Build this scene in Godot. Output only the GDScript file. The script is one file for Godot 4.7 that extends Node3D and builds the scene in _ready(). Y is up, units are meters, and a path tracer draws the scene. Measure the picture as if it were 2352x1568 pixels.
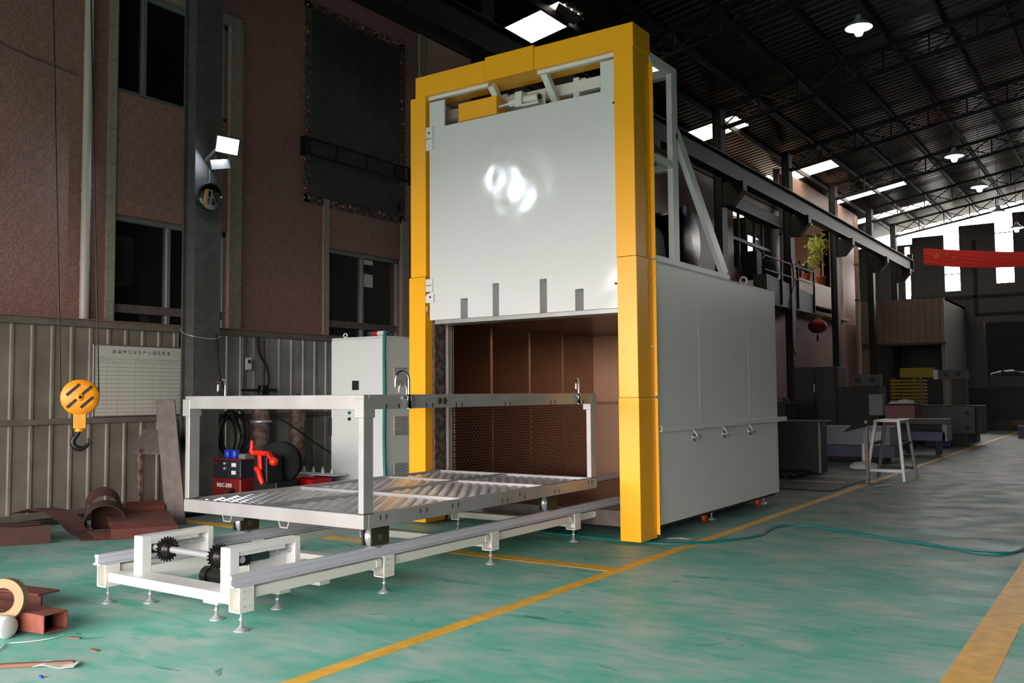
extends Node3D
# Factory hall with a large lift-door oven, its stainless cart on rails, and the hall behind. Units: metres, y up,
# hall axis along -z, left building wall at x = -10.6. Camera stands at the origin, 1.4 m up.

const SKY_ENERGY := 20.0
const EXPOSURE := 1.0

class MB:
	var st = SurfaceTool.new()
	var sg = 0
	var count = 0
	func _init():
		st.begin(Mesh.PRIMITIVE_TRIANGLES)
		st.set_smooth_group(-1)
	func flat():
		st.set_smooth_group(-1)
	func smooth():
		sg += 1
		st.set_smooth_group(sg)
	func tri(a: Vector3, b: Vector3, c: Vector3):
		st.add_vertex(a); st.add_vertex(c); st.add_vertex(b)
		count += 1
	func quad(a: Vector3, b: Vector3, c: Vector3, d: Vector3):
		tri(a, b, c); tri(a, c, d)
	func hexa(p: Array):   # 8 corners: bottom ring 0-3 (counter-clockwise seen from above), top ring 4-7
		quad(p[3], p[2], p[1], p[0]); quad(p[4], p[5], p[6], p[7])
		for i in 4:
			var j = (i + 1) % 4
			quad(p[i], p[j], p[j + 4], p[i + 4])
	func box(x0: float, x1: float, y0: float, y1: float, z0: float, z1: float):
		var a = minf(x0, x1); var b = maxf(x0, x1)
		var c = minf(y0, y1); var d = maxf(y0, y1)
		var e = minf(z0, z1); var f = maxf(z0, z1)
		hexa([Vector3(a, c, f), Vector3(b, c, f), Vector3(b, c, e), Vector3(a, c, e), Vector3(a, d, f), Vector3(b, d, f), Vector3(b, d, e), Vector3(a, d, e)])
	func cbox(x0: float, x1: float, y0: float, y1: float, z0: float, z1: float, r := 0.004):   # box with chamfered edges
		obox(Vector3((x0 + x1) / 2, (y0 + y1) / 2, (z0 + z1) / 2), Vector3(absf(x1 - x0), absf(y1 - y0), absf(z1 - z0)), Basis(), r)
	func obox(c: Vector3, s: Vector3, bs := Basis(), r := 0.0):
		var h = s / 2
		if r <= 0.0:
			var p = []
			for y in [-1, 1]:
				for q in [[-1, 1], [1, 1], [1, -1], [-1, -1]]:
					p.append(c + bs * Vector3(q[0] * h.x, y * h.y, q[1] * h.z))
			hexa(p)
			return
		r = minf(r, minf(h.x, minf(h.y, h.z)) * 0.9)
		var V = func(sx, sy, sz, ax):
			var v = Vector3(sx * h.x, sy * h.y, sz * h.z)
			if ax != 0: v.x -= sx * r
			if ax != 1: v.y -= sy * r
			if ax != 2: v.z -= sz * r
			return c + bs * v
		for ax in 3:
			var u = (ax + 1) % 3
			var w = (ax + 2) % 3
			for s1 in [-1, 1]:
				var q = []
				for k in [[-1, -1], [1, -1], [1, 1], [-1, 1]]:
					var sg3 = [0, 0, 0]
					sg3[ax] = s1; sg3[u] = k[0]; sg3[w] = k[1]
					q.append(V.call(sg3[0], sg3[1], sg3[2], ax))
				if s1 > 0: quad(q[0], q[1], q[2], q[3])
				else: quad(q[3], q[2], q[1], q[0])
			for su in [-1, 1]:
				for sw in [-1, 1]:
					var e = []
					for k in [[-1, u], [1, u], [1, w], [-1, w]]:
						var sg3 = [0, 0, 0]
						sg3[ax] = k[0]; sg3[u] = su; sg3[w] = sw
						e.append(V.call(sg3[0], sg3[1], sg3[2], k[1]))
					if su * sw < 0: quad(e[0], e[1], e[2], e[3])
					else: quad(e[3], e[2], e[1], e[0])
		for sx in [-1, 1]:
			for sy in [-1, 1]:
				for sz in [-1, 1]:
					var a = V.call(sx, sy, sz, 0)
					var b = V.call(sx, sy, sz, 1)
					var d = V.call(sx, sy, sz, 2)
					if sx * sy * sz > 0: tri(a, b, d)
					else: tri(a, d, b)
	func bar(a: Vector3, b: Vector3, w: float, hh: float, r := 0.0, up := Vector3.UP):   # box along a line
		var d = (b - a).normalized()
		if absf(d.dot(up)) > 0.98: up = Vector3(0, 0, 1) if absf(d.z) < 0.9 else Vector3(1, 0, 0)
		var x = up.cross(d).normalized()
		var y = d.cross(x).normalized()
		obox((a + b) / 2, Vector3(w, hh, a.distance_to(b)), Basis(x, y, d), r)
	func frame_of(d: Vector3) -> Basis:
		d = d.normalized()
		var up = Vector3.UP if absf(d.y) < 0.95 else Vector3(1, 0, 0)
		var x = up.cross(d).normalized()
		return Basis(x, d.cross(x).normalized(), d)
	func cyl(a: Vector3, b: Vector3, r: float, n := 14, r2 := -1.0, caps := true):
		if r2 < 0: r2 = r
		var bs = frame_of(b - a)
		var pa = []
		var pb = []
		for i in n:
			var t = TAU * i / n
			var v = bs.x * cos(t) + bs.y * sin(t)
			pa.append(a + v * r); pb.append(b + v * r2)
		smooth()
		for i in n:
			var j = (i + 1) % n
			quad(pa[i], pa[j], pb[j], pb[i])
		flat()
		if caps:
			for i in n:
				var j = (i + 1) % n
				if r > 0: tri(a, pa[j], pa[i])
				if r2 > 0: tri(b, pb[i], pb[j])
	func tube(pts: Array, r: float, n := 8, caps := true):
		var m = pts.size()
		var rings = []
		var bs = frame_of(pts[1] - pts[0])
		for k in m:
			var d: Vector3 = (pts[mini(k + 1, m - 1)] - pts[maxi(k - 1, 0)]).normalized()
			var x = (bs.x - d * bs.x.dot(d)).normalized()
			bs = Basis(x, d.cross(x).normalized(), d)
			var ring = []
			for i in n:
				var t = TAU * i / n
				ring.append(pts[k] + (bs.x * cos(t) + bs.y * sin(t)) * r)
			rings.append(ring)
		smooth()
		for k in m - 1:
			for i in n:
				var j = (i + 1) % n
				quad(rings[k][i], rings[k][j], rings[k + 1][j], rings[k + 1][i])
		flat()
		if caps:
			for i in n:
				var j = (i + 1) % n
				tri(pts[0], rings[0][j], rings[0][i])
				tri(pts[m - 1], rings[m - 1][i], rings[m - 1][j])
	func lathe(o: Vector3, axis: Vector3, prof: Array, n := 20, facet := false):   # prof: Vector2(radius, along)
		var bs = frame_of(axis)
		if not facet: smooth()
		for k in prof.size() - 1:
			var p: Vector2 = prof[k]
			var q: Vector2 = prof[k + 1]
			if facet: smooth()
			for i in n:
				var t = TAU * i / n
				var u = TAU * (i + 1) / n
				var v = bs.x * cos(t) + bs.y * sin(t)
				var w = bs.x * cos(u) + bs.y * sin(u)
				var a0 = o + v * p.x + bs.z * p.y
				var a1 = o + w * p.x + bs.z * p.y
				var b0 = o + v * q.x + bs.z * q.y
				var b1 = o + w * q.x + bs.z * q.y
				if p.x > 1e-6: tri(a0, a1, b1)
				if q.x > 1e-6: tri(a0, b1, b0)
		flat()
	func torus(c: Vector3, axis: Vector3, R: float, r: float, n := 20, m := 8):
		var pts = []
		var bs = frame_of(axis)
		var ring = func(i, j):
			var t: float = TAU * i / n
			var u: float = TAU * j / m
			var d: Vector3 = bs.x * cos(t) + bs.y * sin(t)
			return c + d * (R + r * cos(u)) + bs.z * r * sin(u)
		smooth()
		for i in n:
			for j in m:
				quad(ring.call(i, j), ring.call(i + 1, j), ring.call(i + 1, j + 1), ring.call(i, j + 1))
		flat()
	func extrude(poly: PackedVector2Array, o: Vector3, ux: Vector3, uy: Vector3, d: Vector3):
		var area = 0.0
		var n = poly.size()
		for i in n:
			area += poly[i].cross(poly[(i + 1) % n])
		var flip = (area * ux.cross(uy).dot(d)) < 0
		var a = []
		var b = []
		for p in poly:
			var v: Vector3 = o + ux * p.x + uy * p.y
			a.append(v); b.append(v + d)
		for i in n:
			var j = (i + 1) % n
			if flip: quad(a[j], a[i], b[i], b[j])
			else: quad(a[i], a[j], b[j], b[i])
		var t = Geometry2D.triangulate_polygon(poly)
		for k in range(0, t.size(), 3):
			var s: float = (poly[t[k + 1]] - poly[t[k]]).cross(poly[t[k + 2]] - poly[t[k]])
			var pos: bool = (s * ux.cross(uy).dot(d)) > 0
			if pos:
				tri(b[t[k]], b[t[k + 1]], b[t[k + 2]]); tri(a[t[k]], a[t[k + 2]], a[t[k + 1]])
			else:
				tri(b[t[k]], b[t[k + 2]], b[t[k + 1]]); tri(a[t[k]], a[t[k + 1]], a[t[k + 2]])
	func sheet(path: Array, wdir: Vector3, th: float):   # bent strip of even thickness: path swept along wdir
		var n = path.size()
		var up = []
		for i in n:
			var d: Vector3 = (path[mini(i + 1, n - 1)] - path[maxi(i - 1, 0)])
			up.append(wdir.cross(d).normalized() * th)
		for i in n - 1:
			var a: Vector3 = path[i]
			var b: Vector3 = path[i + 1]
			var p = [a, a + wdir, b + wdir, b, a + up[i], a + wdir + up[i], b + wdir + up[i + 1], b + up[i + 1]]
			hexa2(p)
	func hexa2(p: Array):   # as hexa, finding the orientation itself
		var vol: float = (p[1] - p[0]).cross(p[3] - p[0]).dot(p[4] - p[0])
		if vol > 0: hexa(p)
		else: hexa([p[3], p[2], p[1], p[0], p[7], p[6], p[5], p[4]])
	func sphere(c: Vector3, r: Vector3, n := 14, m := 8):
		smooth()
		var P = func(i, j):
			var t: float = TAU * i / n
			var f: float = PI * j / m
			return c + Vector3(r.x * sin(f) * cos(t), r.y * cos(f), r.z * sin(f) * sin(t))
		for i in n:
			for j in m:
				var a = P.call(i, j)
				var b = P.call(i, j + 1)
				var d = P.call(i + 1, j + 1)
				var e = P.call(i + 1, j)
				if j < m - 1: tri(a, d, b)
				if j > 0: tri(a, e, d)
		flat()
	func mesh() -> ArrayMesh:
		st.generate_normals()
		return st.commit()

var mats = {}
var taken = {}
var rng = RandomNumberGenerator.new()

func eased(pts: Array) -> Array:   # Catmull-Rom through the points
	var out = []
	for i in pts.size() - 1:
		var p0: Vector3 = pts[maxi(i - 1, 0)]
		var p1: Vector3 = pts[i]
		var p2: Vector3 = pts[i + 1]
		var p3: Vector3 = pts[mini(i + 2, pts.size() - 1)]
		for k in 6:
			out.append(p1.cubic_interpolate(p2, p0, p3, k / 6.0))
	out.append(pts[pts.size() - 1])
	return out

func numbered(called: String, parent: Node) -> String:
	var k = str(parent.get_instance_id()) + "/" + called
	var n: int = taken.get(k, 0)
	taken[k] = n + 1
	return called if n == 0 else "%s_%03d" % [called, n]

func hang(o: Node3D, called: String, parent: Node):
	o.name = numbered(called, parent)
	parent.add_child(o, true)

func thing(called: String, label: String, category: String, at := Vector3.ZERO, group := "") -> Node3D:
	var o = Node3D.new()
	hang(o, called, self)
	o.position = at
	o.set_meta("label", label); o.set_meta("category", category)
	if group != "": o.set_meta("group", group)
	return o

func place(called: String, mesh: Mesh, m: String, parent: Node) -> MeshInstance3D:   # mesh in world coordinates
	var o = MeshInstance3D.new()
	o.mesh = mesh
	o.material_override = mats[m]
	hang(o, called, parent)
	var off = Vector3.ZERO
	var p = parent
	while p is Node3D and p != self:
		off += (p as Node3D).position
		p = p.get_parent()
	o.position = -off
	return o

func part(called: String, b: MB, m: String, parent: Node, label := "") -> MeshInstance3D:
	var o = place(called, b.mesh(), m, parent)
	if label != "": o.set_meta("label", label)
	return o

func solo(called: String, b: MB, m: String, label: String, category: String, group := "") -> MeshInstance3D:
	var o = place(called, b.mesh(), m, self)
	o.set_meta("label", label); o.set_meta("category", category)
	if group != "": o.set_meta("group", group)
	return o

func struct(called: String, label := "") -> Node3D:
	var o = Node3D.new()
	hang(o, called, self)
	o.set_meta("kind", "structure")
	if label != "": o.set_meta("label", label)
	return o

func v3(x: float, y: float, z: float) -> Vector3:
	return Vector3(x, y, z)

func bx(called: String, x0: float, x1: float, y0: float, y1: float, z0: float, z1: float, m: String, parent: Node, r := 0.004, label := "") -> MeshInstance3D:
	var b = MB.new()
	if r > 0: b.cbox(x0, x1, y0, y1, z0, z1, r)
	else: b.box(x0, x1, y0, y1, z0, z1)
	return part(called, b, m, parent, label)

# ---------------------------------------------------------------- materials
func mat(key: String, c: Color, rough: float, metal := 0.0, tex: Texture2D = null, tile := 1.0, world := true) -> StandardMaterial3D:
	var m = StandardMaterial3D.new()
	m.albedo_color = c
	m.roughness = rough
	m.metallic = metal
	if tex:
		m.albedo_texture = tex
		m.uv1_triplanar = true
		m.uv1_world_triplanar = world
		m.uv1_scale = Vector3.ONE / tile
	mats[key] = m
	return m

func noise_img(n: int, freq: float, sd: int, oct := 4) -> Image:
	var f = FastNoiseLite.new()
	f.noise_type = FastNoiseLite.TYPE_SIMPLEX_SMOOTH
	f.seed = sd
	f.frequency = freq
	f.fractal_octaves = oct
	return f.get_seamless_image(n, n)

func ramp_tex(n: int, freq: float, sd: int, lo: Color, hi: Color, contrast := 1.0, oct := 4) -> ImageTexture:
	var src = noise_img(n, freq, sd, oct)
	src.convert(Image.FORMAT_L8)
	var d = src.get_data()
	var o = PackedByteArray()
	o.resize(n * n * 3)
	for i in n * n:
		var t = clampf((d[i] / 255.0 - 0.5) * contrast + 0.5, 0, 1)
		o[i * 3] = int(255 * lerpf(lo.r, hi.r, t))
		o[i * 3 + 1] = int(255 * lerpf(lo.g, hi.g, t))
		o[i * 3 + 2] = int(255 * lerpf(lo.b, hi.b, t))
	var im = Image.create_from_data(n, n, false, Image.FORMAT_RGB8, o)
	im.generate_mipmaps()
	return ImageTexture.create_from_image(im)

func streak(im: Image, x: float, y: float, ang: float, length: float, w: float, c: Color, a: float):
	var n = im.get_width()
	var steps = int(length)
	var d = Vector2(cos(ang), sin(ang))
	for i in steps:
		var t = float(i) / maxf(1, steps)
		var ww = w * sin(PI * clampf(t, 0.02, 0.98)) + 0.5
		var p = Vector2(x, y) + d * i + Vector2(-d.y, d.x) * sin(t * 5.0) * w * 0.7
		for k in range(int(-ww), int(ww) + 1):
			var q = p + Vector2(-d.y, d.x) * k
			var xi = posmod(int(q.x), n)
			var yi = posmod(int(q.y), n)
			im.set_pixel(xi, yi, im.get_pixel(xi, yi).lerp(c, a * rng.randf_range(0.35, 1.0)))

func floor_texture() -> ImageTexture:
	var n = 1536
	var a = noise_img(n, 0.004, 11, 5)
	var b = noise_img(n, 0.03, 12, 4)
	var c = noise_img(n, 0.012, 13, 5)
	for q in [a, b, c]: q.convert(Image.FORMAT_L8)
	var da = a.get_data()
	var db = b.get_data()
	var dc = c.get_data()
	var o = PackedByteArray()
	o.resize(n * n * 3)
	var green = Color(0.40, 0.72, 0.64)
	var worn = Color(0.66, 0.76, 0.72)
	var deep = Color(0.20, 0.65, 0.53)
	for y in n:
		for x in n:
			var i = y * n + x
			# brushed sideways: the fine layer is stretched along x
			var j = y * n + (x / 3)
			var t = clampf((da[i] / 255.0 - 0.5) * 1.5 + (db[j] / 255.0 - 0.5) * 0.9 + 0.48, 0, 1)
			var g = clampf((dc[j] / 255.0 - 0.64) * 5.0, 0, 1)
			var col = green.lerp(worn, t).lerp(deep, g * 0.55)
			o[i * 3] = int(255 * col.r)
			o[i * 3 + 1] = int(255 * col.g)
			o[i * 3 + 2] = int(255 * col.b)
	var im = Image.create_from_data(n, n, false, Image.FORMAT_RGB8, o)
	for k in 170:
		streak(im, rng.randf() * n, rng.randf() * n, rng.randfn(0.0, 0.7), rng.randf_range(6, 60), rng.randf_range(0.3, 1.6), Color(0.72, 0.74, 0.72), rng.randf_range(0.2, 0.8))
	for k in 60:
		streak(im, rng.randf() * n, rng.randf() * n, rng.randfn(0.0, 0.5), rng.randf_range(10, 60), rng.randf_range(1.5, 6), Color(0.05, 0.36, 0.27), rng.randf_range(0.3, 0.8))
	for k in 70:
		streak(im, rng.randf() * n, rng.randf() * n, rng.randf() * TAU, rng.randf_range(3, 30), rng.randf_range(0.5, 2), Color(0.1, 0.12, 0.11), rng.randf_range(0.2, 0.6))
	for k in 500:
		streak(im, rng.randf() * n, rng.randf() * n, rng.randf() * TAU, rng.randf_range(1, 4), 0.6, Color(0.85, 0.85, 0.82), rng.randf_range(0.3, 0.9))
	im.generate_mipmaps()
	return ImageTexture.create_from_image(im)

func tile_texture(face: Color, grout: Color, vary: float) -> ImageTexture:   # 16 x 16 little mosaic tiles
	var n = 512
	var im = Image.create(n, n, false, Image.FORMAT_RGB8)
	im.fill(grout)
	for i in 16:
		for j in 16:
			var c = face.lightened(rng.randf() * vary) if rng.randf() < 0.5 else face.darkened(rng.randf() * vary)
			im.fill_rect(Rect2i(i * 32 + 2, j * 32 + 2, 28, 28), c)
	im.generate_mipmaps()
	return ImageTexture.create_from_image(im)

func perforated_texture() -> ImageTexture:
	var n = 256
	var im = Image.create(n, n, false, Image.FORMAT_RGB8)
	im.fill(Color(1, 1, 1))
	for j in 8:
		for i in 4:
			var cx = i * 64 + (32 if j % 2 else 0)
			for dx in range(-19, 20):
				for dy in range(-8, 9):
					if dx * dx / 361.0 + dy * dy / 64.0 < 1.0:
						im.set_pixel(posmod(cx + dx, n), posmod(j * 32 + 16 + dy, n), Color(0.06, 0.04, 0.03))
	im.generate_mipmaps()
	return ImageTexture.create_from_image(im)

# Hand-written heading of the board: strokes on a 12 x 12 grid, four hexadecimal digits a stroke
const GLYPHS := ["0161 3124 040b 0464 646b 242a 444a 74b4 a1ab 8697", "3042 8072 12a2 2494 06b6 5258 08b8 681b 68bb", "1353 1104 303b 0756 62b2 8084 64b4 66b6 a6ab 7889",
	"4105 71b5 552a 2aaa 88ab", "1191 919b 9b7a 1474 1676 7679 1979 1619", "3014 2393 505b 2696 0bbb", "5062 12a2 3244 8274 15b5 1527 270b", "606b 6b4a 3317 84b7",
	"3004 0434 3408 0848 0a4a 616a 61a1 a1aa 64a4 67a7 5aba", "3005 232b 9152 46b6 717b 4bbb", "4014 2181 8105 3186 1696 968b 8b6a 560b", "12a2 1494 06b6 5056 562b 553a 5a7b 56bb"]

func line_px(im: Image, a: Vector2, b: Vector2, w: float, c: Color):
	var n = int(a.distance_to(b)) + 1
	for i in n + 1:
		var p = a.lerp(b, float(i) / n)
		im.fill_rect(Rect2i(int(p.x - w / 2), int(p.y - w / 2), maxi(1, int(w)), maxi(1, int(w))), c)

func board_texture() -> ImageTexture:
	var W = 1024
	var H = 768
	var im = Image.create(W, H, false, Image.FORMAT_RGB8)
	im.fill(Color(0.72, 0.70, 0.66))
	var ink = Color(0.12, 0.12, 0.14)
	for k in 12:
		var x0 = 205.0 + k * 58
		for s in GLYPHS[k].split(" "):
			var q = []
			for ch in s: q.append(ch.hex_to_int())
			line_px(im, Vector2(x0 + q[0] * 3.5, 50 + q[1] * 3.6), Vector2(x0 + q[2] * 3.5, 50 + q[3] * 3.6), 4, ink)
	var faint = Color(0.45, 0.45, 0.44)
	for blk in [[70, 122, 60, 0.3], [480, 124, 50, 0.3], [160, 122, 150, 0.6], [580, 122, 90, 0.68]]:
		for i in int(blk[2] / 12):
			for s in 4:
				var p = Vector2(blk[0] + i * 12 + rng.randf() * 9, blk[1] + rng.randf() * 16)
				line_px(im, p, p + Vector2(rng.randf_range(-5, 6), rng.randf_range(-5, 6)), 2, Color(blk[3], blk[3], blk[3]))
	for i in 14:
		var y = 150 + (0 if i == 0 else 44 + (i - 1) * 44.5)
		line_px(im, Vector2(18, y), Vector2(W - 4, y), 3, Color(0.25, 0.26, 0.25))
	var cols = [140, 265, 465, 545, 675, 780, 885]
	for x in cols: line_px(im, Vector2(x, 150), Vector2(x, H - 4), 2, Color(0.38, 0.39, 0.38))
	var starts = [40, 150, 290, 475, 555, 685, 790, 895]
	for cstart in starts:
		for i in 7:
			for s in 5:
				var p = Vector2(cstart + i * 13 + rng.randf() * 9, 162 + rng.randf() * 18)
				line_px(im, p, p + Vector2(rng.randf_range(-5, 6), rng.randf_range(-4, 5)), 2, faint)
	for row in 3:
		for blk in [[80, 40], [150, 150], [680, 90]]:
			for i in int(blk[1] / 11):
				for s in 2:
					var p = Vector2(blk[0] + i * 11 + rng.randf() * 8, 208 + row * 44.5 + rng.randf() * 18)
					line_px(im, p, p + Vector2(rng.randf_range(-5, 6), rng.randf_range(-5, 5)), 1, Color(0.6, 0.59, 0.57))
	im.generate_mipmaps()
	return ImageTexture.create_from_image(im)

func make_materials():
	var dirt = ramp_tex(256, 0.012, 3, Color(0.86, 0.85, 0.83), Color(1, 1, 1), 1.6)
	var grime = ramp_tex(256, 0.012, 4, Color(0.84, 0.83, 0.81), Color(1, 1, 1), 1.3)
	var rusty = ramp_tex(256, 0.02, 5, Color(0.25, 0.17, 0.13), Color(0.42, 0.36, 0.33), 2.0)
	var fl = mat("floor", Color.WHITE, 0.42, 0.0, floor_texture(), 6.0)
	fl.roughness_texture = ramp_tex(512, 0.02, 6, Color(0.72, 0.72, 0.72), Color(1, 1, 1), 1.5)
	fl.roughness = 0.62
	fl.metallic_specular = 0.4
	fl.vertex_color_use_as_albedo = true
	mat("lane", Color(0.99, 0.76, 0.26), 0.5, 0, ramp_tex(512, 0.02, 7, Color(0.86, 0.87, 0.85), Color(1, 1, 1), 1.3), 1.9)
	mat("apron", Color(0.42, 0.42, 0.40), 0.9)
	mat("white", Color(0.85, 0.85, 0.84), 0.32)
	var dw = mat("door_white", Color(0.84, 0.84, 0.84), 0.13)
	var wavy = noise_img(256, 0.012, 21, 2)
	wavy.bump_map_to_normal_map(5.0)
	wavy.generate_mipmaps()
	dw.normal_enabled = true
	dw.normal_texture = ImageTexture.create_from_image(wavy)
	dw.normal_scale = 0.14
	dw.uv1_triplanar = true
	dw.uv1_world_triplanar = true
	dw.uv1_scale = Vector3.ONE / 1.6
	mat("panel_white", Color(0.87, 0.865, 0.86), 0.3)
	mat("cream", Color(0.84, 0.83, 0.80), 0.4)
	mat("cabinet", Color(0.80, 0.81, 0.80), 0.4)
	mat("yellow", Color(0.98, 0.69, 0.11), 0.3)
	mat("hookyellow", Color(0.93, 0.58, 0.04), 0.42, 0, dirt, 0.5)
	mat("stainless", Color(0.67, 0.66, 0.665), 0.38, 0.45, ramp_tex(256, 0.01, 8, Color(0.94, 0.93, 0.92), Color(1, 1, 1), 1.2), 1.1)
	mat("deck", Color(0.84, 0.83, 0.83), 0.24, 0.55)
	mat("weldbrown", Color(0.26, 0.17, 0.11), 0.6)
	mat("railsteel", Color(0.76, 0.76, 0.80), 0.4, 0.1)
	mat("zinc", Color(0.78, 0.79, 0.81), 0.28, 0.65)
	mat("chrome", Color(0.85, 0.85, 0.86), 0.12, 1.0)
	mat("darksteel", Color(0.10, 0.10, 0.10), 0.42, 0.4)
	mat("gear", Color(0.16, 0.15, 0.14), 0.35, 0.6)
	mat("olive", Color(0.24, 0.22, 0.16), 0.5, 0.3)
	mat("black", Color(0.03, 0.03, 0.03), 0.5)
	mat("rubber", Color(0.025, 0.025, 0.025), 0.75)
	mat("copper", Color(0.47, 0.38, 0.33), 0.27, 1.0)
	mat("copper_lit", Color(0.62, 0.48, 0.40), 0.42, 0.6)  # lighter copper for back and floor: gate light put into the colour
	var pf = mat("perforated", Color(0.47, 0.38, 0.33), 0.32, 0.9, perforated_texture(), 0.26)
	pf.metallic_specular = 0.5
	mat("tile", Color.WHITE, 0.5, 0, tile_texture(Color(0.52, 0.36, 0.33), Color(0.64, 0.52, 0.48), 0.10), 0.44)
	mat("beigetile", Color.WHITE, 0.45, 0, tile_texture(Color(0.62, 0.58, 0.52), Color(0.42, 0.38, 0.33), 0.10), 0.44)
	mat("paletile", Color.WHITE, 0.5, 0, tile_texture(Color(0.72, 0.56, 0.50), Color(0.78, 0.66, 0.6), 0.08), 0.6)
	mat("fence", Color(0.50, 0.465, 0.425), 0.45, 0.1, grime, 1.6)
	mat("fencegrey", Color(0.60, 0.60, 0.59), 0.42, 0.15, grime, 1.6)
	mat("fencerail", Color(0.43, 0.40, 0.365), 0.5, 0.1, grime, 0.8)
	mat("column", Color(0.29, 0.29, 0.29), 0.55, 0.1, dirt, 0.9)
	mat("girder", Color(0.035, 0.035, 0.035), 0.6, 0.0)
	mat("girderlight", Color(0.08, 0.08, 0.08), 0.55, 0.1)
	mat("roof", Color(0.19, 0.185, 0.18), 0.25, 0.8)
	mat("greyplate", Color(0.24, 0.24, 0.24), 0.6, 0.1, dirt, 1.2)
	mat("alu", Color(0.52, 0.52, 0.52), 0.45, 0.5)
	mat("darkalu", Color(0.34, 0.35, 0.36), 0.5, 0.3)
	mat("pvc", Color(0.66, 0.63, 0.60), 0.4)
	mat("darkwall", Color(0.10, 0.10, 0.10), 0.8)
	mat("shedwall", Color(0.34, 0.34, 0.33), 0.6)
	mat("shedpale", Color(0.52, 0.45, 0.40), 0.6)
	mat("plaster", Color(0.68, 0.60, 0.55), 0.8)
	mat("rust", Color(1.0, 1.0, 1.0), 0.8, 0, rusty, 0.5)
	mat("redoxide", Color(0.52, 0.27, 0.21), 0.7, 0, dirt, 0.4)
	mat("redoxide_dark", Color(0.40, 0.20, 0.16), 0.7, 0, dirt, 0.4)
	mat("brownsheet", Color(0.23, 0.105, 0.075), 0.85, 0, grime, 0.5)
	mat("brownpale", Color(0.36, 0.17, 0.13), 0.85, 0, grime, 0.5)
	mat("taupe", Color(0.42, 0.38, 0.37), 0.5, 0.2, dirt, 0.6)
	mat("tape", Color(0.58, 0.47, 0.32), 0.6)
	mat("paperwhite", Color(0.80, 0.79, 0.77), 0.8)
	mat("whitepvc", Color(0.78, 0.78, 0.78), 0.35)
	mat("teal", Color(0.04, 0.42, 0.40), 0.5)
	mat("darkteal", Color(0.05, 0.16, 0.15), 0.6)
	mat("weldred", Color(0.42, 0.06, 0.07), 0.4)
	mat("weldblue", Color(0.10, 0.11, 0.16), 0.45)
	mat("canblue", Color(0.06, 0.22, 0.72), 0.35)
	mat("orange", Color(0.85, 0.13, 0.06), 0.42)
	mat("red", Color(0.65, 0.03, 0.04), 0.4)
	mat("deepblue", Color(0.04, 0.10, 0.30), 0.5)
	mat("cardboard", Color(0.50, 0.36, 0.26), 0.8)
	mat("castorange", Color(0.75, 0.24, 0.03), 0.5)
	mat("lilac", Color(0.55, 0.54, 0.60), 0.6)
	mat("lilacdark", Color(0.33, 0.32, 0.42), 0.6)
	mat("midgrey", Color(0.26, 0.26, 0.26), 0.6)
	mat("darkgrey", Color(0.12, 0.12, 0.12), 0.6)
	mat("crateyellow", Color(0.55, 0.47, 0.10), 0.7)
	mat("terracotta", Color(0.62, 0.30, 0.20), 0.8)
	mat("soil", Color(0.1, 0.07, 0.05), 0.9)
	mat("bark", Color(0.25, 0.18, 0.12), 0.9)
	var lg = mat("leafgreen", Color(0.42, 0.46, 0.16), 0.6)
	lg.backlight_enabled = true
	lg.backlight = Color(0.6, 0.65, 0.3)
	mat("leafdeep", Color(0.12, 0.24, 0.10), 0.6)
	mat("lantern", Color(0.55, 0.12, 0.06), 0.6)
	mat("wood", Color(0.46, 0.33, 0.26), 0.8)
	var cl = mat("banner", Color(0.80, 0.12, 0.09), 0.8)
	cl.backlight_enabled = true
	cl.backlight = Color(0.45, 0.15, 0.12)
	var g = mat("glass", Color(0.10, 0.12, 0.12, 0.32), 0.04)
	g.transparency = BaseMaterial3D.TRANSPARENCY_ALPHA
	g.metallic_specular = 0.6
	var pane = mat("skypane", Color(0.55, 0.53, 0.48), 0.5)
	pane.backlight_enabled = true
	pane.backlight = Color(1.0, 0.95, 0.84)
	mat("mirror", Color(0.8, 0.8, 0.8), 0.03, 1.0)
	var em = mat("lampglow", Color(1, 1, 1), 0.4)
	em.emission_enabled = true
	em.emission = Color(0.93, 0.97, 1.0)
	em.emission_energy_multiplier = 14.0
	var em2 = mat("bulbglow", Color(1, 1, 1), 0.4)
	em2.emission_enabled = true
	em2.emission = Color(0.88, 0.93, 1.0)
	em2.emission_energy_multiplier = 6.0
	mat("lampshade", Color(0.85, 0.9, 0.9), 0.35)
	var bd = mat("board", Color.WHITE, 0.3)
	bd.albedo_texture = board_texture()
	mat("bannermark", Color(0.85, 0.42, 0.12), 0.8)

# ---------------------------------------------------------------- helpers for larger pieces
func holed(x0: float, x1: float, y0: float, y1: float, z0: float, z1: float, axis: int, holes: Array) -> MB:
	# a wall slab, thin along "axis" (0 = x, 2 = z); holes are [u0, u1, y0, y1] along its length and height
	var b = MB.new()
	var us = [z0, z1] if axis == 0 else [x0, x1]
	var ys = [y0, y1]
	for h in holes:
		us.append(h[0]); us.append(h[1]); ys.append(clampf(h[2], y0, y1)); ys.append(clampf(h[3], y0, y1))
	us.sort(); ys.sort()
	for i in us.size() - 1:
		for j in ys.size() - 1:
			if us[i + 1] - us[i] < 1e-4 or ys[j + 1] - ys[j] < 1e-4: continue
			var uc: float = (us[i] + us[i + 1]) / 2
			var yc: float = (ys[j] + ys[j + 1]) / 2
			var open = false
			for h in holes:
				if uc > minf(h[0], h[1]) and uc < maxf(h[0], h[1]) and yc > h[2] and yc < h[3]: open = true
			if open: continue
			if axis == 0: b.box(x0, x1, ys[j], ys[j + 1], us[i], us[i + 1])
			else: b.box(us[i], us[i + 1], ys[j], ys[j + 1], z0, z1)
	return b

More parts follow.
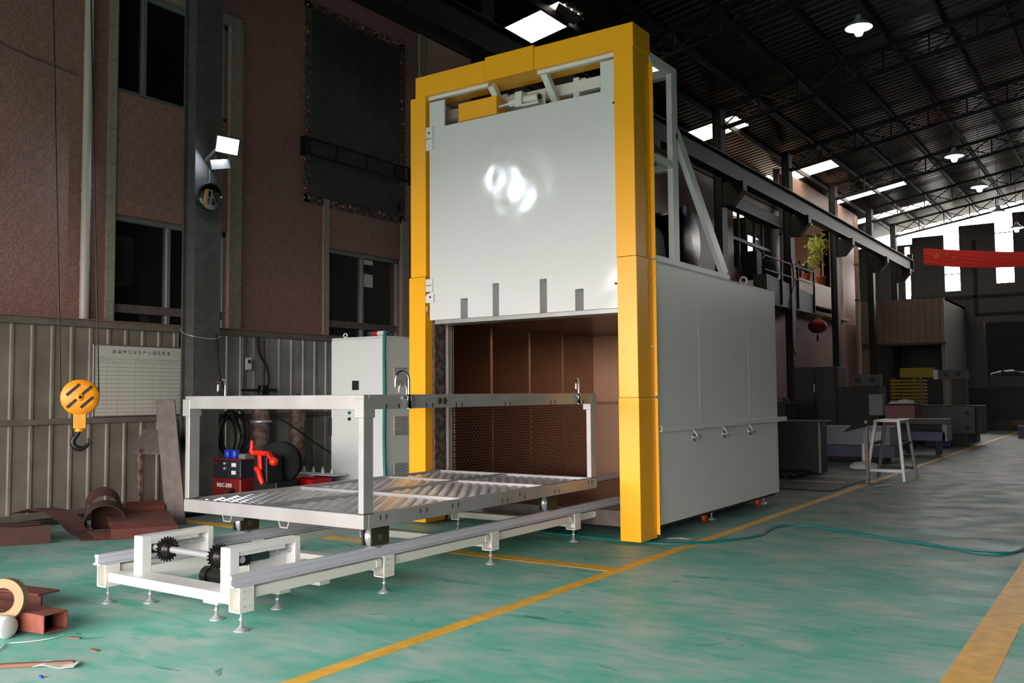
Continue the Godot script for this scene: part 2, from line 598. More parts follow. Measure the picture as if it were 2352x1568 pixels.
func roof_y(x: float) -> float:
	return 9.9 + 0.17 * (x + 9.8) if x <= 1.5 else 11.82 - 0.17 * (x - 1.5)

func corrugated(x0: float, x1: float, z0: float, z1: float) -> MB:   # roof sheet, ribs running down the slope
	var b = MB.new()
	var prof = []
	var z = z0
	while z > z1 + 0.01:
		var p = 0.30
		for q in [[0.0, 0.0], [0.19, 0.0], [0.215, 0.05], [0.275, 0.05]]:
			if z - q[0] * 1.0 >= z1: prof.append([z - q[0], q[1]])
		z -= p
	prof.append([z1, 0.0])
	for i in prof.size() - 1:
		var a = prof[i]
		var c = prof[i + 1]
		b.quad(v3(x0, roof_y(x0) + a[1], a[0]), v3(x0, roof_y(x0) + c[1], c[0]), v3(x1, roof_y(x1) + c[1], c[0]), v3(x1, roof_y(x1) + a[1], a[0]))
	return b

const SKYLIGHTS := [[-11.9, -10.05, -16.6, -17.7], [-11.6, -10.1, -20.9, -21.9], [-11.6, -9.95, -26.75, -28.0], [-11.5, -9.06, -34.5, -35.7], [-11.4, -7.9, -40.5, -41.55], [-11.2, -7.75, -45.85, -46.85]]
const COLUMN_Z := [-1.5, -7.37, -13.5, -19.4, -25.15, -31.4, -37.2, -43.2, -48.1]

func build_shell():
	# floor, with the painted lanes as parts
	var fl = struct("floor")
	var fb = MB.new()
	fb.box(-14.2, 13.0, -0.25, -0.01, -51.8, 4.2)
	part("floor_slab", fb, "apron", fl)
	fb = MB.new()
	var gx = 28
	var gz = 56
	var pt = func(i, j): return v3(lerpf(-14.2, 13.0, float(i) / gx), 0, lerpf(4.2, -51.8, float(j) / gz))
	for i in gx:
		for j in gz:
			for q in [[0, 0], [1, 0], [1, 1], [0, 0], [1, 1], [0, 1]]:
				pass
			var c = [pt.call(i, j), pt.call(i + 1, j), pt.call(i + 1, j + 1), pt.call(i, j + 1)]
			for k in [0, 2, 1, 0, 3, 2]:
				fb.st.set_color(floor_tint(c[k]))
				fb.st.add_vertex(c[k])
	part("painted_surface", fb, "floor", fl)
	bx("lane_line", -3.53, -3.42, 0.0, 0.0015, -40.0, -2.2, "lane", fl, 0.0)
	bx("lane_line", -0.85, -0.64, 0.0, 0.0015, -40.0, -2.2, "lane", fl, 0.0)
	bx("lane_line", -0.64, 4.0, 0.0, 0.0015, -6.56, -6.36, "lane", fl, 0.0)
	bx("lane_line", -9.2, -3.53, 0.0, 0.0015, -6.64, -6.48, "lane", fl, 0.0)
	var ap = struct("ground_apron")
	bx("apron_slab", -40, 40, -0.26, -0.02, 4.2, 50, "apron", ap, 0.0)
	# ceiling: corrugated sheets with skylights, purlins and lattice trusses
	var ce = struct("ceiling")
	var zc = 4.5
	while zc > -51.5:
		var zn = maxf(zc - 5.5, -51.5)
		for stop in [-34.0, -40.0]:
			if zc > stop and zn < stop + 0.5: zn = stop
		for s in SKYLIGHTS:
			if zn < s[2] + 0.05 and zn > s[3] - 0.05: zn = s[3] - 0.2
		var xl = -11.35 if zc <= -34.0 and zc > -40.0 else -14.2
		var cuts = []
		for s in SKYLIGHTS:
			if s[2] <= zc and s[3] >= zn: cuts.append(s)
		var z = zc
		for s in cuts:
			part("roof_sheet", corrugated(xl, 1.5, z, s[2]), "roof", ce)
			part("roof_sheet", corrugated(minf(xl, s[0] - 0.05), s[0], s[2], s[3]), "roof", ce)
			part("roof_sheet", corrugated(s[1], 1.5, s[2], s[3]), "roof", ce)
			z = s[3]
		part("roof_sheet", corrugated(xl, 1.5, z, zn), "roof", ce)
		part("roof_sheet", corrugated(1.5, 13.0, zc, zn), "roof", ce)
		zc = zn
	for i in 6:   # unseen translucent strip, added to light the terrace
		var b = MB.new()
		var a = -14.2 + i * 0.47
		b.quad(v3(a, roof_y(a), -34.0), v3(a + 0.45, roof_y(a + 0.45), -34.0), v3(a + 0.45, roof_y(a + 0.45), -40.0), v3(a, roof_y(a), -40.0))
		part("skylight_pane", b, "skypane", ce)
	for s in SKYLIGHTS:
		var n = 2 if s[1] - s[0] < 2.6 else 3
		for i in n:
			var a: float = lerpf(s[0], s[1], float(i) / n) + 0.03
			var c: float = lerpf(s[0], s[1], float(i + 1) / n) - 0.03
			var b = MB.new()
			b.quad(v3(a, roof_y(a) + 0.03, s[2]), v3(c, roof_y(c) + 0.03, s[2]), v3(c, roof_y(c) + 0.03, s[3]), v3(a, roof_y(a) + 0.03, s[3]))
			part("skylight_pane", b, "skypane", ce)
	var flap = MB.new()   # corner of a roof sheet that hangs down into the nearest skylight
	flap.hexa2([v3(-10.45, roof_y(-10.45) - 0.02, -17.0), v3(-10.05, roof_y(-10.05) - 0.02, -16.62), v3(-9.98, roof_y(-10.0) - 0.05, -17.6), v3(-10.2, roof_y(-10.2) - 0.15, -17.5),
		v3(-10.45, roof_y(-10.45) - 0.012, -17.0), v3(-10.05, roof_y(-10.05) - 0.012, -16.62), v3(-9.98, roof_y(-10.0) - 0.042, -17.6), v3(-10.2, roof_y(-10.2) - 0.142, -17.5)])
	part("bent_sheet", flap, "taupe", ce)
	var x = -11.6
	while x < 12.5:
		var b = MB.new()
		var y = roof_y(x) - 0.09
		b.box(x - 0.035, x + 0.035, y - 0.09, y + 0.07, -51.4, 4.0)
		part("purlin", b, "girder", ce)
		x += 1.31
	for zt in COLUMN_Z:
		if zt > -5: continue
		truss(ce, zt)
	# building wall on the left with its window bays
	var wl = struct("wall_left")
	var holes = [[-6.64, -8.39, 1.2, 3.72], [-6.64, -8.39, 5.30, 6.72], [-10.34, -12.08, 1.2, 3.76], [-28.2, -32.0, 5.4, 7.7]]
	part("wall_slab", holed(-10.85, -10.6, 0.0, 7.97, -33.0, 4.1, 0, holes), "tile", wl)
	part("wall_slab", holed(-10.85, -10.6, 0.0, 9.6, -44.0, -33.0, 0, [[-33.1, -33.75, 7.1, 7.95], [-34.6, -39.3, 5.7, 8.3], [-33.0, -44.0, 0.0, 4.4]]), "paletile", wl)
	part("wall_slab", holed(-10.85, -10.6, 0.0, 4.4, -44.0, -33.0, 0, []), "tile", wl)
	bx("wall_coping", -10.95, -10.55, 7.97, 8.1, -33.0, 4.1, "darkwall", wl, 0.0)
	# void behind the facade and above it
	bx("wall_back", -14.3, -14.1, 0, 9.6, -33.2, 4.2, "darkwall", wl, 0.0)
	bx("wall_back", -14.3, -14.1, 0, 4.6, -40.0, -33.2, "plaster", wl, 0.0)
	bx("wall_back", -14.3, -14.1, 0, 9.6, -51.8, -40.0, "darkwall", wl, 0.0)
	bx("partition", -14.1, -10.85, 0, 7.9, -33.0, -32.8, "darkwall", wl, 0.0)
	bx("partition", -14.1, -10.85, 0, 9.0, -40.2, -40.0, "plaster", wl, 0.0)
	bx("terrace_slab", -14.1, -10.6, 4.6, 4.8, -40.0, -33.0, "plaster", wl, 0.0)
	bx("tile_strip", -10.6, -10.565, 2.2, 7.0, -6.64, -6.53, "beigetile", wl, 0.0)
	bx("tile_strip", -10.6, -10.565, 2.2, 6.72, -8.61, -8.39, "beigetile", wl, 0.0)
	bx("tile_strip", -10.6, -10.565, 2.2, 4.52, -10.34, -10.22, "beigetile", wl, 0.0)
	bx("tile_strip", -10.6, -10.565, 2.2, 4.45, -12.26, -12.08, "beigetile", wl, 0.0)
	bx("tile_strip", -10.6, -10.565, 6.9, 7.96, -12.75, -12.58, "beigetile", wl, 0.0)
	bx("tile_strip", -10.6, -10.57, 6.72, 6.86, -8.61, -6.53, "beigetile", wl, 0.0)
	bx("tile_field", -10.6, -10.585, 6.9, 7.96, -14.2, -12.76, "paletile", wl, 0.0)
	# windows
	window_bay("window_1", -6.64, -8.39, 5.30, 6.72, [-7.07], [])
	window_bay("window_2", -6.64, -8.39, 1.2, 3.72, [-7.47], [2.53])
	window_bay("window_3", -10.34, -12.08, 1.2, 3.76, [-11.18], [2.55])
	window_bay("window_4", -28.2, -32.0, 5.4, 7.7, [-28.9, -29.6, -30.4, -31.2], [6.4])
	# far gable wall with strip windows and the dark roller door
	var wf = struct("wall_far")
	var fh = [[-8.08, -7.36, 6.5, 9.6], [-5.72, -4.92, 6.75, 9.9], [-9.98, -9.72, 5.9, 9.0], [-3.2, -2.4, 6.9, 9.9], [-6.35, 1.0, 0.0, 4.85]]
	part("wall_slab", holed(-14.2, 13.0, 0.0, 9.1, -51.6, -51.4, 2, fh), "shedwall", wf)
	for k in range(0, 6):   # upper edge of the wall steps up with the roof
		var xa: float = [-7.36, -4.92, -2.4, -9.6, 0.5, 6.0][k]
		var xb: float = [-5.72, -3.2, 0.5, -8.08, 6.0, 13.0][k]
		bx("wall_top", xa, xb, 9.1, minf(roof_y(xa), roof_y(xb)) - 0.5, -51.6, -51.4, "shedwall", wf, 0.0)
	var rx = -14.0
	while rx < 0:
		if not (rx > -6.5): bx("wall_rib", rx - 0.02, rx + 0.02, 0.0, 6.4, -51.4, -51.36, "shedwall", wf, 0.0)
		rx += 0.33
	bx("wall_rail", -10, 1, 6.1, 6.22, -51.4, -51.3, "darkgrey", wf, 0.0)
	bx("wall_rail", -6.7, 1, 5.2, 5.3, -51.4, -51.3, "darkgrey", wf, 0.0)
	bx("wall_post", -6.75, -6.62, 5.2, 9.0, -51.4, -51.3, "darkgrey", wf, 0.0)
	bx("window_bar", -8.1, -7.34, 8.0, 8.05, -51.45, -51.38, "darkgrey", wf, 0.0)
	bx("window_bar", -8.1, -7.34, 7.35, 7.39, -51.45, -51.38, "darkgrey", wf, 0.0)
	bx("window_bar", -5.74, -4.9, 7.6, 7.64, -51.45, -51.38, "darkgrey", wf, 0.0)
	bx("window_bar", -5.74, -4.9, 9.25, 9.29, -51.45, -51.38, "darkgrey", wf, 0.0)
	var dr = struct("door_1")
	dr.set_meta("label", "dark closed roller door in the far gable wall")
	bx("door_backing", -6.4, 1.05, -0.05, 4.9, -51.85, -51.8, "girder", dr, 0.0)
	for k in 12:
		bx("slat", -6.35, 1.0, k * 0.405, k * 0.405 + 0.395, -51.75 - 0.02 * (k % 2), -51.65, "girder", dr, 0.0)
	var wr = struct("wall_right")
	bx("wall_slab", 12.8, 13.0, 0, 10.0, -51.6, 4.2, "shedwall", wr, 0.0)
	var wn = struct("wall_near")   # gateway behind the camera, open to the yard
	part("wall_slab", holed(-14.2, 13.0, 0.0, 12.2, 4.0, 4.2, 2, [[-10.2, 3.2, -1.0, 4.0]]), "shedwall", wn)

func floor_tint(p: Vector3) -> Color:   # tint: green paint worn to grey, and darker in tone: little near the gate, more down the hall and along the fence
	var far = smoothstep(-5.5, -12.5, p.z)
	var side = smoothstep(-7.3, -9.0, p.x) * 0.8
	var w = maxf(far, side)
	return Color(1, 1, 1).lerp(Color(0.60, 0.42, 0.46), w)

func window_bay(called: String, z0: float, z1: float, y0: float, y1: float, mull: Array, trans: Array):
	var w = struct(called)
	var b = MB.new()
	for q in [[z0, z0 - 0.06, y0, y1], [z1 + 0.06, z1, y0, y1]]: b.cbox(-10.74, -10.64, q[2], q[3], q[1], q[0], 0.006)
	for q in [[y0, y0 + 0.06], [y1 - 0.07, y1]]: b.cbox(-10.74, -10.64, q[0], q[1], z1, z0, 0.006)
	part("window_frame", b, "alu" if called != "window_4" else "darkalu", w)
	for m in mull: bx("mullion", -10.735, -10.645, y0 + 0.05, y1 - 0.05, m - 0.03, m + 0.03, "alu" if called != "window_4" else "darkalu", w)
	for t in trans: bx("transom", -10.735, -10.64, t - 0.055, t + 0.055, z1 + 0.05, z0 - 0.05, "taupe" if called != "window_4" else "darkalu", w)
	var zs = [z0 - 0.05]
	zs.append_array(mull); zs.append(z1 + 0.05)
	var ys = [y0 + 0.05]
	ys.append_array(trans); ys.append(y1 - 0.05)
	for i in zs.size() - 1:
		for j in ys.size() - 1:
			bx("pane", -10.70, -10.694, ys[j], ys[j + 1], zs[i + 1], zs[i], "glass", w, 0.0)

func truss(parent: Node, z: float):
	var t = Node3D.new()
	hang(t, "roof_truss", parent)
	var d = 0.62
	for side in [0, 1]:
		var xa = -9.75 if side == 0 else 1.5
		var xb = 1.5 if side == 0 else 12.6
		for dz in [-0.07, 0.07]:
			var b = MB.new()
			b.bar(v3(xa, roof_y(xa) - 0.24, z + dz), v3(xb, roof_y(xb) - 0.24, z + dz), 0.05, 0.07)
			part("top_chord", b, "girder", t)
			b = MB.new()
			b.bar(v3(xa, roof_y(xa) - 0.24 - d, z + dz), v3(xb, roof_y(xb) - 0.24 - d, z + dz), 0.05, 0.07)
			part("bottom_chord", b, "girder", t)
		var n = 10
		for i in n + 1:
			var x0 = lerpf(xa, xb, float(i) / n)
			var y0 = roof_y(x0) - 0.24
			var b = MB.new()
			b.bar(v3(x0, y0, z), v3(x0, y0 - d, z), 0.045, 0.045)
			part("web_post", b, "girder", t)
			if i < n:
				var x1 = lerpf(xa, xb, float(i + 1) / n)
				var y1 = roof_y(x1) - 0.24
				for q in [[v3(x0, y0, z - 0.03), v3(x1, y1 - d, z - 0.03)], [v3(x0, y0 - d, z + 0.03), v3(x1, y1, z + 0.03)]]:
					b = MB.new()
					b.bar(q[0], q[1], 0.035, 0.035)
					part("web_diagonal", b, "girder", t)

func build_columns():
	var names = ["dark steel column nearest the gateway, with a floodlight on it", "grey steel column beside the whiteboard, carrying floodlight and round mirror", "dark steel column right behind the oven's lift frame",
		"dark steel column hidden behind the oven", "broad dark steel column just right of the oven's diagonal brace", "dark steel column between the office window and the potted plants", "dark steel column right of the white terrace pillar",
		"dark steel column in front of the ribbed shed wall", "last dark steel column, at the far end of the crane beam"]
	for i in COLUMN_Z.size():
		var z: float = COLUMN_Z[i]
		var near = i < 2
		var c = thing("steel_column", names[i], "column", v3(-9.82, 0, z))
		var b = MB.new()
		var top = roof_y(-9.75) - 0.2
		b.cbox(-9.95, -9.925, 0.02, top, z - 0.2, z + 0.2, 0.003); b.cbox(-9.725, -9.70, 0.02, top, z - 0.2, z + 0.2, 0.003)
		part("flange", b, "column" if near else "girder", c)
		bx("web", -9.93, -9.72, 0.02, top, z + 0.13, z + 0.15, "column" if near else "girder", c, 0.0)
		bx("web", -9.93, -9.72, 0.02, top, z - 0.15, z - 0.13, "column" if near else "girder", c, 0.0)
		bx("base_plate", -10.02, -9.62, 0.0, 0.02, z - 0.26, z + 0.26, "column", c, 0.002)
		var pl = PackedVector2Array([Vector2(0, 7.42), Vector2(0.62, 7.42), Vector2(0.62, 7.15), Vector2(0.28, 6.75), Vector2(0, 6.75)])
		b = MB.new()
		b.extrude(pl, v3(-9.7, 0, z - 0.16), Vector3.RIGHT, Vector3.UP, v3(0, 0, 0.32))
		part("bracket", b, "girder", c)
	var r = thing("crane_beam", "long dark crane runway beam on brackets along the left columns", "beam", v3(-9.35, 7.42, -22))
	bx("bottom_flange", -9.5, -9.2, 7.42, 7.46, -49.5, 3.9, "girderlight", r, 0.004)
	bx("web", -9.36, -9.33, 7.46, 7.96, -49.5, 3.9, "girder", r, 0.0)
	bx("top_flange", -9.5, -9.2, 7.96, 8.0, -49.5, 3.9, "girder", r, 0.004)
	bx("crane_rail", -9.38, -9.32, 8.0, 8.08, -49.5, 3.9, "girder", r, 0.0)
	bx("end_stop", -9.48, -9.22, 8.0, 8.3, -49.5, -49.3, "girderlight", r, 0.004)
	bx("end_plate", -9.5, -9.2, 7.4, 7.96, -49.56, -49.5, "midgrey", r, 0.004)

func floodlight(at: Vector3, right: Vector3, dir: Vector3, label: String, energy: float):
	var f = thing("floodlight", label, "floodlight", at)
	dir = dir.normalized()
	var upv = dir.cross(-right).normalized()   # the panel's own upward edge
	var bs = Basis(-right.normalized(), upv, -dir).orthonormalized()
	var b = MB.new()
	b.obox(at - dir.normalized() * 0.03, Vector3(0.30, 0.24, 0.05), bs, 0.012)
	part("housing", b, "midgrey", f)
	for i in 5:
		b = MB.new()
		b.obox(at - dir.normalized() * 0.07 + bs.x * (i - 2) * 0.05, Vector3(0.008, 0.2, 0.04), bs)
		part("cooling_fin", b, "midgrey", f)
	b = MB.new()
	b.obox(at, Vector3(0.26, 0.2, 0.012), bs, 0.003)
	part("lamp_panel", b, "lampglow", f, "glowing white panel")
	b = MB.new()
	var root = v3(-9.7, at.y - 0.18, at.z + 0.12)
	b.bar(root, at - dir.normalized() * 0.06 - bs.y * 0.12, 0.04, 0.02)
	b.bar(v3(-9.7, at.y - 0.28, at.z - 0.02), v3(-9.7 + 0.02, at.y - 0.08, at.z - 0.02), 0.05, 0.02)
	part("bracket", b, "alu", f)
	b = MB.new()
	b.obox(at + v3(-0.08, -0.24, 0.05), v3(0.03, 0.12, 0.30), Basis().rotated(Vector3.RIGHT, 0.25), 0.004)
	part("driver_box", b, "alu", f)
	var l = AreaLight3D.new()
	l.area_size = Vector2(0.26, 0.2)
	l.light_energy = energy
	l.light_color = Color(0.90, 0.95, 1.0)
	l.shadow_enabled = true
	l.area_range = 60
	hang(l, "floodlight_beam", f)
	l.transform = Transform3D(bs, dir.normalized() * 0.02)

func pendant(at: Vector3, label: String, r: float):
	var p = thing("pendant_lamp", label, "lamp", at, "pendant lamps down the hall")
	var b = MB.new()
	b.cyl(at + v3(0, 0.1, 0), v3(at.x, roof_y(at.x) + 0.02, at.z), 0.012, 6)
	part("suspension_rod", b, "midgrey", p)
	b = MB.new()
	b.lathe(at, Vector3.UP, [Vector2(r, -0.02), Vector2(r * 0.9, 0.03), Vector2(r * 0.55, 0.11), Vector2(0.09, 0.16), Vector2(0.07, 0.26), Vector2(0, 0.27)], 24)
	b.lathe(at, Vector3.UP, [Vector2(0, 0.13), Vector2(0.09, 0.13), Vector2(r * 0.53, 0.09), Vector2(r * 0.88, 0.015), Vector2(r, -0.02)], 24)
	part("lampshade", b, "lampshade", p)
	b = MB.new()
	b.lathe(at, Vector3.UP, [Vector2(0, -0.2), Vector2(0.07, -0.19), Vector2(0.1, -0.12), Vector2(0.1, 0.02), Vector2(0.05, 0.1), Vector2(0, 0.1)], 16)
	part("bulb", b, "bulbglow", p, "glowing white bulb")
	var l = OmniLight3D.new()
	l.light_energy = 0.5
	l.light_color = Color(0.86, 0.92, 1.0)
	l.light_size = 0.1
	l.omni_range = 60
	l.omni_attenuation = 2
	l.shadow_enabled = true
	hang(l, "bulb_light", p)
	l.position = v3(0, -0.05, 0)

func build_lights():
	floodlight(v3(-9.42, 4.57, -7.44), v3(0.63, -0.15, -0.76), v3(0.57, -0.58, 0.58), "glowing square floodlight on the grey column above the round mirror", 2.5)
	floodlight(v3(-9.42, 5.2, -1.6), v3(-0.6, 0.0, -0.8), v3(0.76, -0.3, -0.57), "floodlight on the column nearest the gateway, aimed at the oven door", 2.5)
	var labs = ["white pendant lamp nearest the camera, high over the aisle", "second white pendant lamp from the camera, under the roof trusses", "third white pendant lamp from the camera, beyond the second",
		"fourth white pendant lamp, second from the far gable wall", "white pendant lamp nearest the far gable wall"]
	var px = [v3(-4.81, 9.42, -20.7), v3(-4.61, 8.89, -31.9), v3(-4.5, 8.75, -36.6), v3(-4.47, 8.62, -41.6), v3(-4.27, 8.64, -46.3)]
	for i in 5: pendant(px[i], labs[i], 0.29)

# ---------------------------------------------------------------- left side: fence and what hangs or leans there
func fence_run(called_label: String, z0: float, z1: float, x: float, posts: Array, m: String):
	var f = thing("sheet_fence", called_label, "fence", v3(x, 0, (z0 + z1) / 2))
	var z = z0
	while z > z1 + 0.02:
		var w = minf(0.228, z - z1)
		var pl = PackedVector2Array([Vector2(0, 0), Vector2(w - 0.05, 0), Vector2(w - 0.04, 0.02), Vector2(w - 0.012, 0.02), Vector2(w, 0), Vector2(w, -0.006), Vector2(w - 0.008, -0.006), Vector2(w - 0.018, 0.013), Vector2(w - 0.036, 0.013), Vector2(w - 0.046, -0.006), Vector2(0, -0.006)])
		var b = MB.new()
		b.extrude(pl, v3(x, 0.1, z), v3(0, 0, -1), v3(1, 0, 0), v3(0, 2.14, 0))
		part("fence_panel", b, m, f)
		z -= w
	bx("top_cap", x - 0.05, x + 0.07, 2.22, 2.3, z1, z0, "fencerail", f, 0.006)
	bx("top_lip", x - 0.06, x + 0.08, 2.3, 2.315, z1, z0, "wood", f, 0.003)
	bx("mid_rail", x - 0.0, x + 0.06, 1.1, 1.165, z1, z0, "fencerail", f, 0.004)
	bx("bottom_rail", x - 0.0, x + 0.06, 0.06, 0.13, z1, z0, "fencerail", f, 0.004)
	for p in posts: bx("fence_post", x + 0.0, x + 0.055, 0.0, 2.25, p - 0.03, p + 0.03, "fencerail", f, 0.004)

func build_left():
	fence_run("ribbed grey sheet fence with the whiteboard hung on it", 3.0, -7.3, -10.16, [], "fence")
	fence_run("ribbed grey sheet fence running behind the gas cylinders and cabinet", -7.85, -13.5, -10.16, [-8.3, -8.62], "fencegrey")
	# white downpipe on the facade
	var dp = thing("downpipe", "white plastic downpipe down the pink tiled wall, ending at the fence", "pipe", v3(-10.52, 2.3, -6.22))
	var b = MB.new()
	b.cyl(v3(-10.52, 2.28, -6.22), v3(-10.52, 7.9, -6.22), 0.055, 18)
	part("pipe", b, "pvc", dp)
	for y in [3.02, 3.86, 3.98, 5.6]:
		b = MB.new()
		b.cyl(v3(-10.52, y - 0.03, -6.22), v3(-10.52, y + 0.03, -6.22), 0.06, 18)
		part("collar", b, "pvc", dp)
	b = MB.new()
	b.tube([v3(-10.58, 5.5, -4.9), v3(-10.57, 5.38, -5.5), v3(-10.57, 5.33, -6.12)], 0.008, 6)
	solo("facade_wire", b, "taupe", "thin wire strung along the tiled wall to the downpipe", "wire")
	# large grey hoisting hatch with guard rail
	var hd = struct("door_2")
	hd.set_meta("label", "large grey steel hatch high in the tiled wall")
	bx("hatch_leaf", -10.6, -10.56, 4.53, 7.5, -12.03, -9.93, "greyplate", hd, 0.006)
	for q in [[-9.93, -9.8, 4.42, 7.6], [-12.16, -12.03, 4.42, 7.6]]: bx("hatch_frame", -10.6, -10.572, q[2], q[3], q[1] if q[1] < q[0] else q[0], maxf(q[0], q[1]), "rust", hd, 0.002)
	bx("hatch_frame", -10.6, -10.572, 7.5, 7.62, -12.16, -9.8, "rust", hd, 0.002)
	bx("hatch_frame", -10.6, -10.572, 4.4, 4.53, -12.16, -9.8, "rust", hd, 0.002)
	var chips = MB.new()
	for k in 70:
		var e = rng.randi() % 4
		var y = rng.randf_range(4.45, 7.55)
		var z = rng.randf_range(-9.82, -12.14)
		if e == 0: z = rng.randf_range(-9.8, -9.9)
		elif e == 1: z = rng.randf_range(-12.06, -12.16)
		elif e == 2: y = rng.randf_range(4.4, 4.5)
		else: y = rng.randf_range(7.52, 7.6)
		chips.box(-10.572, -10.566, y, y + rng.randf_range(0.015, 0.05), z, z + rng.randf_range(0.015, 0.04))
	var cm = part("mortar_chips", chips, "paletile", hd)
	cm.set_meta("kind", "stuff")
	bx("hatch_hinge", -10.56, -10.53, 4.6, 4.78, -12.08, -12.0, "black", hd)
	var gr = thing("guard_rail", "black two-bar guard rail across the grey hatch", "railing", v3(-10.5, 5.13, -11))
	for y in [5.14, 5.39]:
		b = MB.new()
		b.cyl(v3(-10.47, y, -9.72), v3(-10.47, y, -12.5), 0.02, 8)
		part("rail_bar", b, "black", gr)
	for z in [-9.76, -12.3]: bx("rail_bracket", -10.6, -10.45, 5.12, 5.42, z - 0.02, z + 0.02, "darksteel", gr)
	for z in [-10.4, -11.1, -11.8]: bx("rail_stay", -10.48, -10.46, 5.14, 5.39, z - 0.012, z + 0.012, "darksteel", gr, 0.0)
	# papers inside the windows
	var pp = MB.new()
	pp.cbox(-10.69, -10.685, 3.22, 3.44, -11.47, -11.23, 0.001)
	solo("paper_sheet", pp, "paperwhite", "square pale paper stuck inside the right-hand lower window", "paper")
	pp = MB.new()
	pp.cbox(-10.69, -10.685, 3.6, 3.68, -11.47, -11.23, 0.001)
	solo("paper_strip", pp, "paperwhite", "narrow pale strip stuck above the square paper in the window", "paper")
	var ob = thing("wall_cupboard", "dim pale cupboard inside the room behind the lower left window", "cupboard", v3(-11.6, 2.9, -7.2))
	bx("body", -11.9, -11.5, 2.95, 3.62, -7.5, -7.1, "plaster", ob)
	bx("door", -11.5, -11.48, 2.97, 3.45, -7.49, -7.11, "shedpale", ob)
	# whiteboard
	var wb = thing("whiteboard", "white schedule board with ruled table and handwritten Chinese heading, on the fence", "whiteboard", v3(-10.08, 1.17, -6.7))
	bx("backing", -10.13, -10.10, 1.17, 2.03, -7.30, -6.10, "alu", wb, 0.003)
	var q = QuadMesh.new()
	q.size = Vector2(1.185, 0.845)
	var qm = place("writing_surface", q, "board", wb)
	qm.position = v3(-10.0985, 1.60, -6.70) - wb.position
	qm.rotation.y = PI / 2
	for e in [[1.17, 1.185, -7.30, -6.10], [2.015, 2.03, -7.30, -6.10], [1.17, 2.03, -6.115, -6.10], [1.17, 2.03, -7.30, -7.285]]:
		bx("board_frame", -10.10, -10.09, e[0], e[1], e[2], e[3], "taupe", wb, 0.002)
	# crane hook block
	hook_block()
	# convex mirror
	var mi = thing("convex_mirror", "round convex traffic mirror with dark rim on the grey column", "mirror", v3(-9.66, 3.92, -7.40))
	var mo = v3(-9.64, 3.93, -7.36)
	var md = v3(0.95, -0.12, 0.12)
	b = MB.new()
	b.lathe(mo, md, [Vector2(0, 0.026), Vector2(0.06, 0.0245), Vector2(0.11, 0.019), Vector2(0.15, 0.009), Vector2(0.165, 0.0)], 28)
	part("mirror_face", b, "mirror", mi)
	b = MB.new()
	b.torus(mo, md, 0.17, 0.014, 28, 8)
	b.lathe(mo - md.normalized() * 0.03, md, [Vector2(0, 0), Vector2(0.12, 0.0), Vector2(0.17, 0.03)], 24)
	part("rim", b, "black", mi)
	b = MB.new()
	b.bar(v3(-9.71, 3.95, -7.39), mo - md.normalized() * 0.02, 0.03, 0.03)
	b.bar(v3(-9.69, 4.1, -7.37), v3(-9.69, 4.28, -7.37), 0.03, 0.015)
	part("bracket", b, "alu", mi)
	b = MB.new()
	b.tube(eased([v3(-9.94, 2.26, -7.16), v3(-9.85, 2.2, -7.14), v3(-9.72, 2.16, -7.15), v3(-9.68, 2.14, -7.25), v3(-9.68, 2.13, -7.45), v3(-9.68, 2.17, -7.58)]), 0.006, 6)
	solo("tie_wire", b, "zinc", "thin pale wire tied round the grey column", "wire")
	# leaning plank, tilted stand
	var pk = MB.new()
	pk.hexa2([v3(-8.99, 0.0, -6.32), v3(-8.72, 0.0, -6.38), v3(-8.76, 0.0, -6.42), v3(-9.03, 0.0, -6.36), v3(-9.28, 1.37, -6.36), v3(-9.01, 1.37, -6.42), v3(-9.05, 1.37, -6.46), v3(-9.32, 1.37, -6.40)])
	solo("leaning_plank", pk, "taupe", "tall taupe metal plank leaning beside the whiteboard and cart", "plank")
	var sd = thing("plate_stand", "stand with tilted grey plate on a rusty post, under the whiteboard", "stand", v3(-9.63, 0, -6.42))
	b = MB.new()
	b.cbox(-9.655, -9.605, 0.01, 0.80, -6.445, -6.395, 0.004)
	part("post", b, "rust", sd)
	b = MB.new()
	b.hexa2([v3(-9.84, 0.745, -6.44), v3(-9.22, 0.745, -6.40), v3(-9.46, 1.0, -6.72), v3(-10.08, 1.0, -6.76), v3(-9.84, 0.757, -6.44), v3(-9.22, 0.757, -6.40), v3(-9.46, 1.012, -6.72), v3(-10.08, 1.012, -6.76)])
	part("tilted_plate", b, "taupe", sd)
	bx("foot_plate", -9.76, -9.5, 0.0, 0.012, -6.55, -6.29, "rust", sd, 0.002)
	brown_pile()
	welding_corner()
	control_cabinet()
	floor_odds()

